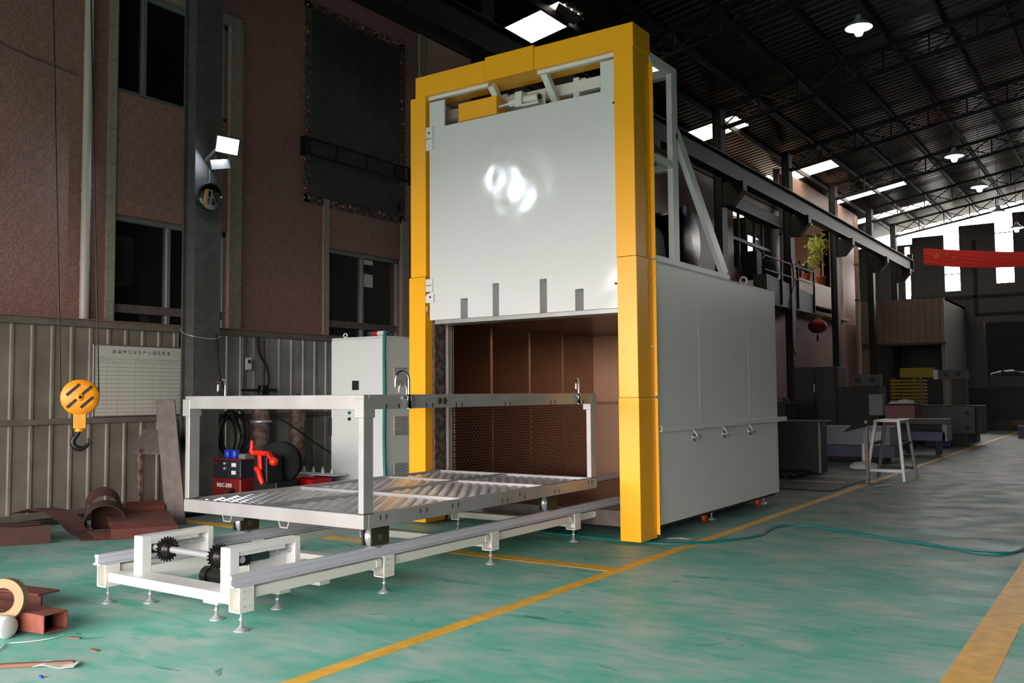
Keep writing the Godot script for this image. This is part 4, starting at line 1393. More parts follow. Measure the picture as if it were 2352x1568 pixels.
func tower(parent: Node, x0: float, x1: float):
	var z0 = -3.75
	var z1 = -4.33
	var y0 = 0.20
	var y1 = 0.462
	var b = MB.new()
	b.cbox(x0, x1, y0, y1, z0 - 0.075, z0, 0.004)
	b.cbox(x0, x1, y0, y1, z1, z1 + 0.05, 0.004)
	b.box(x0, x1, y1 - 0.035, y1, z1 + 0.05, z0 - 0.075)
	b.box(x0, x1, y0, y0 + 0.06, z1 + 0.05, z0 - 0.075)
	var t = part("bearing_tower", b, "white", parent)
	bx("web_plate", x0 + 0.004, x0 + 0.012, y0 + 0.05, y1 - 0.03, z1 + 0.04, -3.965, "white", t, 0.001)
	for e in [x0 + 0.014, x1 - 0.02]:
		bx("slide_bar", e, e + 0.008, y1 - 0.062, y1 - 0.035, z1 + 0.12, z0 - 0.08, "white", t, 0.002)
	for i in 4:
		var p = MB.new()
		p.cyl(v3((x0 + x1) / 2, y1 - 0.036, -3.86 - i * 0.05), v3((x0 + x1) / 2, y1 - 0.06, -3.86 - i * 0.05), 0.016, 6)
		part("bolt", p, "white", t)
	p_rod(t, (x0 + x1) / 2)

func p_rod(t: Node, x: float):
	var b = MB.new()
	b.cyl(v3(x, 0.375, -3.92), v3(x, 0.375, -4.42), 0.009, 10)
	part("tension_rod", b, "zinc", t)
	for z in [-4.17, -4.27, -4.345]:
		b = MB.new()
		b.cyl(v3(x, 0.375, z), v3(x, 0.375, z - 0.016), 0.018, 6)
		part("nut", b, "zinc", t)
	bx("bearing_block", x - 0.03, x + 0.03, 0.335, 0.415, -3.93, -3.83, "gear", t, 0.008)

func build_track():
	var t = thing("rail_track", "white rail track frame on levelling feet with chain sprockets, in front of the oven", "rail track", v3(-5.19, 0, -5.6))
	rail(t, -4.5, -3.60, -11.1)
	rail(t, -5.88, -3.60, -11.1)
	for z in [-3.69, -4.95, -6.25, -7.6]:
		for x in [-4.5, -5.88]: foot_box(t, x, z)
	for x in [-4.5, -5.88]:
		for q in [[-3.745, -4.89], [-5.01, -6.19], [-6.31, -7.54], [-7.66, -8.0]]:
			bx("stringer", x - 0.025, x + 0.025, 0.185, 0.25, q[1], q[0], "cream", t, 0.004)
			bx("joint_plate", x + 0.025, x + 0.031, 0.195, 0.24, q[1], q[1] + 0.05, "cream", t, 0.001)
	bx("front_beam", -5.83, -4.55, 0.15, 0.212, -3.84, -3.655, "white", t, 0.006)
	for x in [[-5.69, -5.59], [-4.78, -4.686]]: bx("long_beam", x[0], x[1], 0.14, 0.2, -4.45, -3.84, "white", t, 0.004)
	for z in [-4.42, -5.0, -6.25, -7.6]: bx("cross_beam", -5.83, -4.55, 0.14, 0.2, z - 0.05, z + 0.05, "cream", t, 0.004)
	tower(t, -5.685, -5.593)
	tower(t, -4.778, -4.686)
	sprocket(t, -5.47, 0.375, -3.86)
	sprocket(t, -4.93, 0.375, -3.86)
	var b = MB.new()
	b.cyl(v3(-5.64, 0.375, -3.86), v3(-4.70, 0.375, -3.86), 0.022, 18)
	part("drive_shaft", b, "zinc", t)
	b = MB.new()
	b.cyl(v3(-4.72, 0.375, -3.93), v3(-4.70, 0.378, -4.06), 0.026, 12)
	part("shaft_end", b, "darkteal", t)
	b = MB.new()
	b.cyl(v3(-5.28, 0.18, -4.08), v3(-5.05, 0.18, -4.08), 0.05, 16)
	b.cyl(v3(-5.34, 0.18, -4.08), v3(-5.28, 0.18, -4.08), 0.065, 16)
	part("gear_motor", b, "gear", t)
	bx("motor_mount", -5.15, -4.80, 0.13, 0.15, -4.2, -3.95, "cream", t)
	bx("rear_plate", -5.1, -4.70, 0.2, 0.212, -4.75, -4.35, "cream", t)
	for q in [[-4.86, -3.79], [-4.76, -4.2], [-5.64, -3.85]]:
		bx("foot_plate", q[0] - 0.07, q[0] + 0.07, 0.105, 0.145, q[1] - 0.05, q[1] + 0.05, "cream", t, 0.003)
		foot(t, q[0], q[1], 0.105)

func build_cart():
	var c = thing("oven_cart", "stainless steel cart with diamond-plate deck and corner posts, standing on the rails", "cart", v3(-5.22, 0.5, -6.07))
	var xl = -6.17
	var xr = -4.27
	var zf = -4.495
	var zb = -7.66
	var y0 = 0.513
	var y1 = 0.610
	# deck frame of channel beams
	bx("deck_beam", xl, xr, y0, y1, zf - 0.05, zf, "stainless", c, 0.003)
	bx("deck_beam", xl, xr, y0, y1, zb, zb + 0.05, "stainless", c, 0.003)
	bx("deck_beam", xr - 0.05, xr, y0, y1, zb + 0.05, zf - 0.05, "stainless", c, 0.003)
	bx("deck_beam", xl, xl + 0.05, y0, y1, zb + 0.05, zf - 0.05, "stainless", c, 0.003)
	var xm = -5.31
	bx("deck_divider", xm - 0.04, xm + 0.04, y0 + 0.02, y1 - 0.004, zb + 0.05, zf - 0.05, "stainless", c, 0.002)
	var zr = [zf - 0.05, -5.66, -6.82, zb + 0.05]
	for i in 3:
		if i > 0:
			for s in [[xl + 0.05, xm - 0.04], [xm + 0.04, xr - 0.05]]: bx("cross_bar", s[0], s[1], y1 - 0.03, y1 - 0.002, zr[i] - 0.012, zr[i] + 0.012, "stainless", c, 0.002)
		for s in [[xl + 0.05, xm - 0.04], [xm + 0.04, xr - 0.05]]: deck_panel(c, s[0], s[1], zr[i + 1] + 0.012, zr[i] - 0.012, y1 - 0.022)
	# posts and top rails
	for q in [[xr - 0.052, xr - 0.004, zf - 0.1, zf - 0.004], [xl + 0.004, xl + 0.052, zf - 0.1, zf - 0.004], [xr - 0.052, xr - 0.004, zb + 0.004, zb + 0.1]]:
		bx("corner_post", q[0], q[1], y1 - 0.002, 1.36, q[2], q[3], "stainless", c, 0.003)
		bx("post_sleeve", q[0] - 0.03, q[1] + 0.008, 1.25, 1.38, q[2] - 0.01, q[3] + 0.008, "stainless", c, 0.003)
		bx("weld_seam", q[0] - 0.004, q[1] + 0.003, y1 - 0.004, y1 + 0.006, q[2] - 0.004, q[3] + 0.003, "weldbrown", c, 0.003, "browned weld at the post foot")
	bx("top_rail", xl, xr, 1.306, 1.405, zf - 0.05, zf - 0.002, "stainless", c, 0.003)
	bx("top_rail", xr - 0.05, xr, 1.306, 1.405, zb, zf - 0.05, "stainless", c, 0.003)
	bx("top_rail", xl, xl + 0.05, 1.306, 1.405, zb, zf - 0.05, "stainless", c, 0.003)
	bx("top_rail", xl + 0.05, xr - 0.05, 1.306, 1.405, zb, zb + 0.05, "stainless", c, 0.003)
	# paired oval weld marks along the side
	for z in [-4.66, -4.72, -5.08, -5.15, -5.45, -5.52, -6.1, -6.17, -6.35, -6.42, -6.9, -6.97, -7.5, -7.56]:
		weld_mark(c, xr, 0.545 if fmod(absf(z), 0.4) < 0.2 else 0.575, z)
	for z in [-4.72, -4.85, -5.15, -5.22, -5.5, -5.57, -6.15, -6.22, -6.85, -6.92, -7.35, -7.42]: weld_mark(c, xr, 1.325, z)
	for z in [-5.30, -5.36]:
		var b = MB.new()
		b.lathe(v3(xr, 1.355, z), v3(1, 0, 0), [Vector2(0, 0.0012), Vector2(0.026, 0.0012), Vector2(0.026, 0)], 16)
		part("scorch_mark", b, "weldbrown", c)
	# wheel bogies on the rails
	for x in [-4.5, -5.88]:
		for z in [-4.86, -7.16]:
			for dx in [-0.05, 0.035]: bx("wheel_plate", x + dx, x + dx + 0.012, 0.35, y0, z - 0.095, z + 0.095, "olive", c, 0.004)
			var b = MB.new()
			b.lathe(v3(x, 0.408, z), v3(1, 0, 0), [Vector2(0, -0.026), Vector2(0.082, -0.026), Vector2(0.082, -0.022), Vector2(0.07, -0.020), Vector2(0.07, 0.020), Vector2(0.082, 0.022), Vector2(0.082, 0.026), Vector2(0, 0.026)], 26)
			part("wheel", b, "zinc", c)
			b = MB.new()
			b.cyl(v3(x - 0.055, 0.408, z), v3(x + 0.056, 0.408, z), 0.022, 16)
			part("axle", b, "midgrey", c)
	for x in [-5.68, -5.06]:
		var b = MB.new()
		b.extrude(PackedVector2Array([Vector2(-0.06, 0), Vector2(-0.04, -0.05), Vector2(0.04, -0.05), Vector2(0.06, 0), Vector2(0.048, 0), Vector2(0.032, -0.04), Vector2(-0.032, -0.04), Vector2(-0.048, 0)]), v3(x, y0, zf - 0.02), Vector3.RIGHT, Vector3.UP, v3(0, 0, -0.12))
		part("guide_bracket", b, "stainless", c)
	# gooseneck taps fixed at the corners
	faucet(-4.27, -4.93, -0.58, 1.0, "large chrome gooseneck tap near the cart's front right post")
	faucet(-4.27, -7.3, 0.25, 0.9, "chrome gooseneck tap on the cart's far right rail, by the oven mouth")
	faucet(-6.17, -4.86, 0.2, 0.9, "chrome gooseneck tap above the cart's front left corner")
	faucet(-6.17, -7.1, -0.75, 0.8, "small chrome gooseneck tap against the left yellow post")

func weld_mark(c: Node, x: float, y: float, z: float):
	var b = MB.new()
	var pl = PackedVector2Array()
	for i in 12: pl.append(Vector2(cos(TAU * i / 12) * 0.0075, sin(TAU * i / 12) * 0.02))
	b.extrude(pl, v3(x, y, z), Vector3(0, 0, -1), Vector3.UP, v3(0.0008, 0, 0))
	part("weld_mark", b, "weldbrown", c)

func deck_panel(c: Node, x0: float, x1: float, z0: float, z1: float, y: float):
	var b = MB.new()
	b.box(x0, x1, y - 0.006, y, z0, z1)
	var hx = 0.05
	var hz = 0.074
	var h = 0.013
	var row = 0
	var z = z1 - hz
	while z - hz >= z0 - 0.001:
		var x = x0 + hx + (hx if row % 2 else 0.0)
		while x + hx <= x1 + 0.001:
			var a = v3(x, y + h, z)
			var n = v3(x, y, z - hz * 0.97)
			var s = v3(x, y, z + hz * 0.97)
			var e = v3(x + hx * 0.97, y, z)
			var w = v3(x - hx * 0.97, y, z)
			b.tri(s, e, a); b.tri(e, n, a); b.tri(n, w, a); b.tri(w, s, a)
			x += hx * 2
		z -= hz
		row += 1
	part("deck_panel", b, "deck", c)

func faucet(x: float, z: float, turn: float, s: float, label: String):
	var f = thing("gooseneck_tap", label, "tap", v3(x + 0.02, 1.31, z), "chrome taps on the cart")
	var o = v3(x + 0.022, 1.305, z)
	var d = v3(sin(turn), 0, cos(turn))
	var b = MB.new()
	b.lathe(o, Vector3.UP, [Vector2(0, 0), Vector2(0.026, 0), Vector2(0.026, 0.006), Vector2(0.02, 0.012), Vector2(0.0185, 0.085), Vector2(0.014, 0.1), Vector2(0, 0.1)], 18)
	part("body", b, "chrome", f)
	b = MB.new()
	var side = d.cross(Vector3.UP)
	b.cyl(o + v3(0, 0.07, 0), o + v3(0, 0.078, 0) + d * 0.05 - side * 0.01, 0.009, 10)
	b.sphere(o + v3(0, 0.08, 0) + d * 0.055, v3(0.011, 0.011, 0.011), 10, 6)
	part("lever", b, "chrome", f)
	b = MB.new()
	var r = 0.048 * s
	var top = 0.20 * s
	var pts = [o + v3(0, 0.09, 0), o + v3(0, 0.15 * s, 0), o + v3(0, top, 0)]
	for i in range(1, 11):
		var a = PI - PI * i / 10.0
		pts.append(o + d * (r + r * cos(a)) + v3(0, top + r * sin(a) * 1.25, 0))
	pts.append(o + d * 2 * r + v3(0, top - 0.045 * s, 0))
	b.tube(pts, 0.0095, 10)
	part("spout", b, "chrome", f)

# ---------------------------------------------------------------- oven
func build_oven():
	var o = thing("lift_door_oven", "large white industrial oven with yellow portal frame and raised lift door", "oven", v3(-5.22, 0, -9.65))
	# yellow portal
	for q in [[-4.046, -3.834, 0.03, 1.358], [-4.041, -3.837, 1.362, 2.686], [-4.05, -3.842, 2.690, 4.69]]:
		bx("post_cover", q[0], q[1], q[2], q[3], -8.03, -7.69 - (0.004 if q[2] > 1.4 else 0.0), "yellow", o, 0.003)
	for q in [[-6.625, -6.395, 0.03, 1.36], [-6.622, -6.393, 1.364, 2.686], [-6.60, -6.385, 2.690, 4.69]]:
		bx("post_cover", q[0], q[1], q[2], q[3], -8.03, -7.69 - (0.004 if q[2] > 1.4 else 0.0), "yellow", o, 0.003)
	for q in [[0.06, 1.35], [1.37, 2.68], [2.70, 4.62]]: bx("post_flange", -3.86, -3.805, q[0], q[1], -8.045, -8.035, "yellow", o, 0.001)
	for y in [1.40, 1.32, 1.85, 2.62, 3.6]:
		var b = MB.new()
		b.cyl(v3(-3.82, y, -8.035), v3(-3.82, y, -8.028), 0.006, 8)
		part("screw", b, "zinc", o)
	bx("lintel_cover", -6.525, -5.572, 4.69, 4.918, -8.05, -7.69, "yellow", o, 0.003)
	bx("lintel_cover", -5.568, -4.957, 4.69, 4.945, -8.05, -7.686, "yellow", o, 0.003)
	bx("lintel_cover", -4.953, -3.836, 4.69, 4.92, -8.05, -7.69, "yellow", o, 0.003)
	bx("lintel_lip", -6.42, -5.572, 4.652, 4.69, -7.80, -7.745, "white", o, 0.002)
	bx("lintel_lip", -4.953, -4.06, 4.652, 4.69, -7.80, -7.745, "white", o, 0.002)
	for x in [-5.56, -4.90]:
		var b = MB.new()
		b.bar(v3(x, 4.68, -7.80), v3(x, 4.28, -8.18), 0.075, 0.07, 0.003)
		part("lintel_strut", b, "white", o)
	# lift door
	var pl = PackedVector2Array([Vector2(-6.35, 2.21), Vector2(-5.93, 2.21), Vector2(-5.93, 2.42), Vector2(-5.835, 2.42), Vector2(-5.835, 2.21), Vector2(-5.51, 2.21), Vector2(-5.51, 2.55), Vector2(-5.43, 2.55), Vector2(-5.43, 2.21), Vector2(-4.93, 2.21), Vector2(-4.93, 2.55), Vector2(-4.845, 2.55), Vector2(-4.845, 2.21), Vector2(-4.52, 2.21), Vector2(-4.52, 2.42), Vector2(-4.425, 2.42), Vector2(-4.425, 2.21), Vector2(-4.055, 2.21), Vector2(-4.055, 4.322), Vector2(-6.35, 4.322)])
	var b = MB.new()
	b.extrude(pl, v3(0, 0, -7.72), Vector3.RIGHT, Vector3.UP, v3(0, 0, -0.2))
	var door = part("lift_door", b, "door_white", o)
	bx("door_ear", -6.35, -6.14, 4.322, 4.615, -7.745, -7.72, "door_white", door, 0.002)
	bx("door_ear", -4.21, -4.057, 4.315, 4.615, -7.745, -7.72, "door_white", door, 0.002)
	for q in [[-5.88, 2.42], [-5.47, 2.55], [-4.89, 2.55], [-4.47, 2.42]]: bx("notch_back", q[0] - 0.045, q[0] + 0.045, 2.21, q[1], -7.93, -7.9, "stainless", door, 0.0)
	bx("door_seal", -6.3, -4.06, 2.165, 2.21, -8.0, -7.74, "stainless", o, 0.003)
	bx("door_seam", -5.029, -5.026, 2.5, 3.9, -7.7205, -7.7195, "panel_white", door, 0.0)
	for q in [[-6.42, -6.29, 4.08, 4.34], [-6.43, -6.30, 2.52, 2.66]]:
		bx("guide_block", q[0], q[1], q[2], q[2] + (q[3] - q[2]) * 0.48, -7.76, -7.70, "white", o, 0.006)
		bx("guide_block", q[0], q[1], q[2] + (q[3] - q[2]) * 0.52, q[3], -7.76, -7.70, "white", o, 0.006)
	b = MB.new()
	b.extrude(PackedVector2Array([Vector2(-6.425, 2.40), Vector2(-6.285, 2.40), Vector2(-6.285, 2.50), Vector2(-6.37, 2.50), Vector2(-6.42, 2.43)]), v3(0, 0, -7.70), Vector3.RIGHT, Vector3.UP, v3(0, 0, -0.05))
	part("latch_block", b, "white", o)
	b = MB.new()
	b.cyl(v3(-6.40, 2.36, -7.73), v3(-6.40, 2.27, -7.73), 0.016, 12, 0.01)
	part("latch_pin", b, "chrome", o)
	for q in [[-6.34, 4.27], [-6.33, 2.46], [-4.055, 4.18], [-4.06, 2.44]]:
		b = MB.new()
		b.cyl(v3(q[0], q[1], -7.70), v3(q[0], q[1], -7.694), 0.012, 10)
		part("bolt", b, "black", o)
	bx("guide_channel", -6.385, -6.35, 0.2, 4.6, -7.98, -7.80, "rust", o, 0.0)
	# lifting gear behind the lintel
	bx("motor_cover", -6.01, -5.50, 4.36, 4.56, -7.98, -7.80, "yellow", o, 0.004)
	var gear = bx("bearing_housing", -5.26, -5.17, 4.38, 4.54, -7.92, -7.78, "white", o, 0.006)
	bx("housing_plate", -5.17, -4.97, 4.37, 4.395, -7.92, -7.78, "white", gear, 0.003)
	bx("housing_plate", -5.17, -4.97, 4.36, 4.54, -7.94, -7.92, "white", gear, 0.003)
	b = MB.new()
	b.cyl(v3(-5.17, 4.46, -7.85), v3(-5.0, 4.46, -7.85), 0.045, 16)
	b.cyl(v3(-5.36, 4.45, -7.85), v3(-5.26, 4.46, -7.85), 0.04, 16)
	part("hub", b, "white", gear)
	b = MB.new()
	b.cyl(v3(-5.0, 4.46, -7.85), v3(-4.985, 4.46, -7.85), 0.028, 14)
	part("shaft_bore", b, "black", gear)
	b = MB.new()
	b.cyl(v3(-5.52, 4.445, -7.85), v3(-5.33, 4.455, -7.85), 0.022, 14)
	part("drive_shaft", b, "zinc", o)
	bx("chain_plate", -5.45, -5.0, 4.42, 4.70, -8.42, -8.4, "yellow", o, 0.002)
	for i in 3:
		b = MB.new()
		var x = -5.40 + i * 0.15
		b.hexa2([v3(x, 4.42, -8.395), v3(x + 0.075, 4.42, -8.395), v3(x - 0.01, 4.70, -8.395), v3(x - 0.085, 4.70, -8.395), v3(x, 4.42, -8.385), v3(x + 0.075, 4.42, -8.385), v3(x - 0.01, 4.70, -8.385), v3(x - 0.085, 4.70, -8.385)])
		part("hazard_stripe", b, "black", o)
	# white frame behind the portal, up on the roof
	for x in [[-3.90, -3.84], [-6.60, -6.54]]:
		bx("frame_column", x[0], x[1], 2.69, 4.745, -8.12, -8.06, "panel_white", o, 0.003)
		bx("frame_column", x[0], x[1], 2.69, 4.745, -8.69, -8.55, "panel_white", o, 0.003)
		bx("frame_beam", x[0], x[1], 4.66, 4.745, -8.55, -8.12, "panel_white", o, 0.003)
		bx("frame_beam", x[0], x[1], 3.68, 3.755, -8.55, -8.12, "panel_white", o, 0.003)
		b = MB.new()
		var xm: float = (x[0] + x[1]) / 2
		b.bar(v3(xm, 4.09, -8.68), v3(xm, 2.74, -9.98), 0.06, 0.13, 0.003)
		part("frame_brace", b, "panel_white", o)
	for y in [[4.66, 4.745], [3.68, 3.755]]:
		bx("frame_tie", -6.54, -3.90, y[0], y[1], -8.69, -8.60, "panel_white", o, 0.003)
	bx("frame_tie", -6.54, -3.90, 4.50, 4.62, -8.12, -8.06, "panel_white", o, 0.003)
	for x in [-5.62, -4.72]: bx("frame_upright", x, x + 0.07, 3.7, 4.66, -8.14, -8.07, "panel_white", o, 0.003)
	for x in [-4.66, -5.55]: bx("frame_beam", x, x + 0.06, 4.58, 4.66, -8.60, -8.12, "panel_white", o, 0.003)
	# body
	bx("side_sill", -3.90, -3.838, 2.69, 2.745, -10.07, -8.06, "panel_white", o, 0.002)
	for q in [[-8.06, -9.123], [-9.127, -10.602], [-10.606, -11.63]]: bx("side_panel", -3.88, -3.84, 1.06, 2.69, q[1], q[0], "panel_white", o, 0.003)
	bx("side_panel", -3.88, -3.84, 0.135, 1.058, -11.63, -8.06, "panel_white", o, 0.003)
	bx("side_panel", -6.62, -6.58, 0.135, 2.69, -11.63, -8.06, "panel_white", o, 0.003)
	bx("rear_panel", -6.58, -3.88, 0.135, 2.69, -11.63, -11.59, "panel_white", o, 0.003)
	bx("roof_panel", -6.62, -3.84, 2.66, 2.692, -11.64, -8.05, "panel_white", o, 0.003)
	bx("base_panel", -6.58, -3.88, 0.10, 0.13, -11.6, -8.05, "darkgrey", o, 0.0)
	bx("front_header", -6.58, -3.88, 2.2, 2.66, -8.08, -8.04, "panel_white", o, 0.003)
	bx("front_apron", -6.5, -3.9, 0.11, 0.262, -8.06, -8.01, "taupe", o, 0.003)
	bx("front_jamb", -4.165, -3.9, 0.26, 2.2, -8.08, -8.0, "stainless", o, 0.003)
	bx("front_jamb", -6.49, -6.325, 0.26, 2.2, -8.08, -8.0, "stainless", o, 0.003)
	bx("jamb_strip", -6.62, -6.565, 0.26, 4.0, -8.06, -8.02, "taupe", o, 0.002)
	bx("rack_strip", -6.565, -6.49, 0.26, 2.3, -8.07, -8.045, "darkgrey", o, 0.0)
	var teeth = MB.new()
	for k in 90: teeth.box(-6.555, -6.50, 0.28 + k * 0.022, 0.29 + k * 0.022, -8.045, -8.03)
	part("rack_teeth", teeth, "girderlight", o)
	# chamber lining
	var zs = [-8.08, -8.82, -9.64, -10.44, -11.25]
	for i in 4:
		bx("lining_panel", -6.34, -6.31, 1.29, 2.2, zs[i + 1] + 0.006, zs[i] - 0.006, "copper", o, 0.002)
		bx("perforated_panel", -6.34, -6.30, 0.25, 1.25, zs[i + 1] + 0.01, zs[i] - 0.01, "perforated", o, 0.002)
		if i > 0: bx("lining_seam", -6.312, -6.292, 0.25, 2.2, zs[i] - 0.012, zs[i] + 0.012, "copper", o, 0.003)
		bx("lining_panel", -4.17, -4.14, 0.25, 2.2, zs[i + 1] + 0.006, zs[i] - 0.006, "copper", o, 0.002)
	bx("lining_rail", -6.31, -6.285, 1.25, 1.29, -11.25, -8.08, "copper", o, 0.003)
	bx("lining_back", -6.34, -4.14, 0.25, 2.2, -11.29, -11.25, "copper_lit", o, 0.002)
	bx("lining_back_rail", -6.3, -4.17, 1.25, 1.29, -11.25, -11.235, "copper", o, 0.002)
	bx("lining_ceiling", -6.34, -4.14, 2.2, 2.23, -11.29, -8.06, "copper", o, 0.0)
	bx("lining_floor", -6.34, -4.14, 0.235, 0.262, -11.29, -8.02, "copper_lit", o, 0.0)
	# gas pipe with three valves on the right flank
	var pipe = MB.new()
	pipe.cbox(-3.84, -3.835, 1.03, 1.085, -11.82, -8.06, 0.001)
	pipe.cbox(-3.785, -3.78, 1.03, 1.085, -11.82, -8.06, 0.001)
	pipe.box(-3.835, -3.785, 1.03, 1.035, -11.82, -8.06); pipe.box(-3.835, -3.785, 1.08, 1.085, -11.82, -8.06); pipe.box(-3.835, -3.785, 1.035, 1.08, -11.82, -8.3)
	var pm = part("manifold_tube", pipe, "panel_white", o, "square manifold tube with open end")
	for z in [-8.93, -9.76, -10.57]:
		b = MB.new()
		b.lathe(v3(-3.80, 0.945, z + 0.07), v3(0, 0, -1), [Vector2(0, 0), Vector2(0.012, 0), Vector2(0.012, 0.03), Vector2(0.02, 0.035), Vector2(0.02, 0.1), Vector2(0.026, 0.105), Vector2(0.026, 0.14), Vector2(0.014, 0.15), Vector2(0, 0.15)], 14)
		b.lathe(v3(-3.84, 0.945, z), v3(1, 0, 0), [Vector2(0.03, 0), Vector2(0.03, 0.008), Vector2(0.014, 0.012), Vector2(0.014, 0.04)], 14)
		var valve = part("valve", b, "zinc", pm)
		b = MB.new()
		taper_tube(b, [v3(-3.805, 1.035, z + 0.10), v3(-3.79, 1.0, z + 0.06), v3(-3.79, 0.965, z + 0.01), v3(-3.80, 0.945, z)], [0.008, 0.011, 0.010, 0.012], 10)
		var lev = place("valve_lever", b.mesh(), "white", o)
		for dz in [0.0, 0.05]:
			b = MB.new()
			b.torus(v3(-3.80, 0.945 - 0.03 + dz, z + 0.055), v3(1, 0, 0.3), 0.012, 0.004, 12, 6)
			place("valve_ring", b.mesh(), "gear", o)
	b = MB.new()
	b.torus(v3(-3.9, 2.745, -10.68), v3(1, 0, 0.8), 0.045, 0.013, 20, 8)
	b.cyl(v3(-3.9, 2.69, -10.68), v3(-3.9, 2.71, -10.68), 0.025, 12)
	part("lifting_eye", b, "white", o)
	# blower on the roof
	b = MB.new()
	b.lathe(v3(-5.0, 3.24, -10.3), v3(1, 0, 0), [Vector2(0, 0), Vector2(0.40, 0), Vector2(0.42, 0.01), Vector2(0.42, 0.03), Vector2(0.38, 0.04), Vector2(0.38, 0.5), Vector2(0.42, 0.51), Vector2(0.42, 0.54), Vector2(0.1, 0.56), Vector2(0, 0.56)], 36)
	part("blower_housing", b, "gear", o, "round dark blower housing")
	b = MB.new()
	b.lathe(v3(-4.62, 3.08, -9.75), v3(1, 0, 0), [Vector2(0, 0), Vector2(0.25, 0), Vector2(0.25, 0.03), Vector2(0.2, 0.04), Vector2(0, 0.04)], 30)
	part("flange_disc", b, "panel_white", o)
	bx("blower_base", -5.1, -4.4, 2.69, 2.9, -10.6, -10.0, "darkgrey", o, 0.01)
	bx("air_duct", -4.75, -4.3, 2.69, 3.28, -9.05, -8.75, "panel_white", o, 0.01)
	bx("duct_fin", -4.3, -4.28, 2.69, 3.2, -9.0, -8.8, "white", o, 0.004)
	b = MB.new()
	b.lathe(v3(-4.1, 2.692, -8.5), Vector3.UP, [Vector2(0.07, 0), Vector2(0.06, 0.05), Vector2(0, 0.06)], 16)
	part("roof_cap", b, "black", o)
	# castors and levelling feet under the body
	for z in [-8.12, -9.5, -11.2]:
		for x in [-3.97, -6.48]:
			b = MB.new()
			b.lathe(v3(x - 0.02, 0.052, z), v3(1, 0, 0), [Vector2(0, 0), Vector2(0.045, 0), Vector2(0.052, 0.006), Vector2(0.052, 0.036), Vector2(0.045, 0.042), Vector2(0, 0.042)], 20)
			part("castor_wheel", b, "castorange", o)
			bx("castor_fork", x - 0.04, x + 0.04, 0.085, 0.11, z - 0.04, z + 0.04, "gear", o, 0.004)
			foot(o, x, z - 0.2, 0.11)

# ---------------------------------------------------------------- floor cables, hall behind
func build_cables():
	var c = thing("floor_cable", "teal cable bundle snaking over the green floor from under the oven", "cable", v3(-2.5, 0, -8.6))
	var path = [[-6.0, -7.95], [-4.9, -7.88], [-4.6, -7.87], [-4.11, -7.86], [-3.94, -7.87], [-3.77, -7.86], [-3.57, -7.95], [-3.35, -8.23], [-3.2, -8.51], [-3.12, -8.84], [-3.17, -9.25], [-3.13, -9.6], [-2.94, -9.71], [-2.7, -9.64], [-2.25, -9.37], [-1.9, -9.21], [-1.57, -9.06], [-1.26, -8.87], [-1.06, -8.85], [-0.95, -9.02], [-0.9, -9.31], [-0.8, -9.9]]
	for k in 3:
		var cv = Curve3D.new()
		for i in path.size():
			var w = 0.016 * (k - 1) + 0.012 * sin(i * 1.7 + k * 2.0)
			var p = v3(path[i][0] + w * 0.6, 0.009, path[i][1] + w)
			var q0 = path[maxi(i - 1, 0)]
			var q1 = path[mini(i + 1, path.size() - 1)]
			var tg = v3(q1[0] - q0[0], 0, q1[1] - q0[1]) * 0.17
			cv.add_point(p, -tg, tg)
		var pts = []
		var n = 150
		for i in n + 1:
			var p = cv.sample_baked(cv.get_baked_length() * i / n)
			pts.append(p)
		var b = MB.new()
		b.tube(pts, 0.0085, 7)
		part("strand", b, "teal" if k != 1 else "teal", c)
	var b2 = MB.new()
	b2.sheet([v3(-3.80, 0.01, -8.18), v3(-3.70, 0.018, -8.2), v3(-3.6, 0.012, -8.22)], v3(0.01, 0, -0.05), 0.003)
	solo("paper_strip", b2, "paperwhite", "white paper strip beside the right yellow post's foot", "paper")

func slab_thing(called: String, label: String, cat: String, parts: Array, group := "") -> Node3D:
	# parts: [name, x0, x1, y0, y1, z0, z1, material]
	var c = v3((parts[0][1] + parts[0][2]) / 2, parts[0][3], (parts[0][5] + parts[0][6]) / 2)
	var t = thing(called, label, cat, c, group)
	for p in parts: bx(p[0], p[1], p[2], p[3], p[4], p[5], p[6], p[7], t, 0.005)
	return t

func disc(called: String, at: Vector3, axis: Vector3, r: float, d: float, m: String, parent: Node):
	var b = MB.new()
	b.cyl(at, at + axis.normalized() * d, r, 20)
	part(called, b, m, parent)

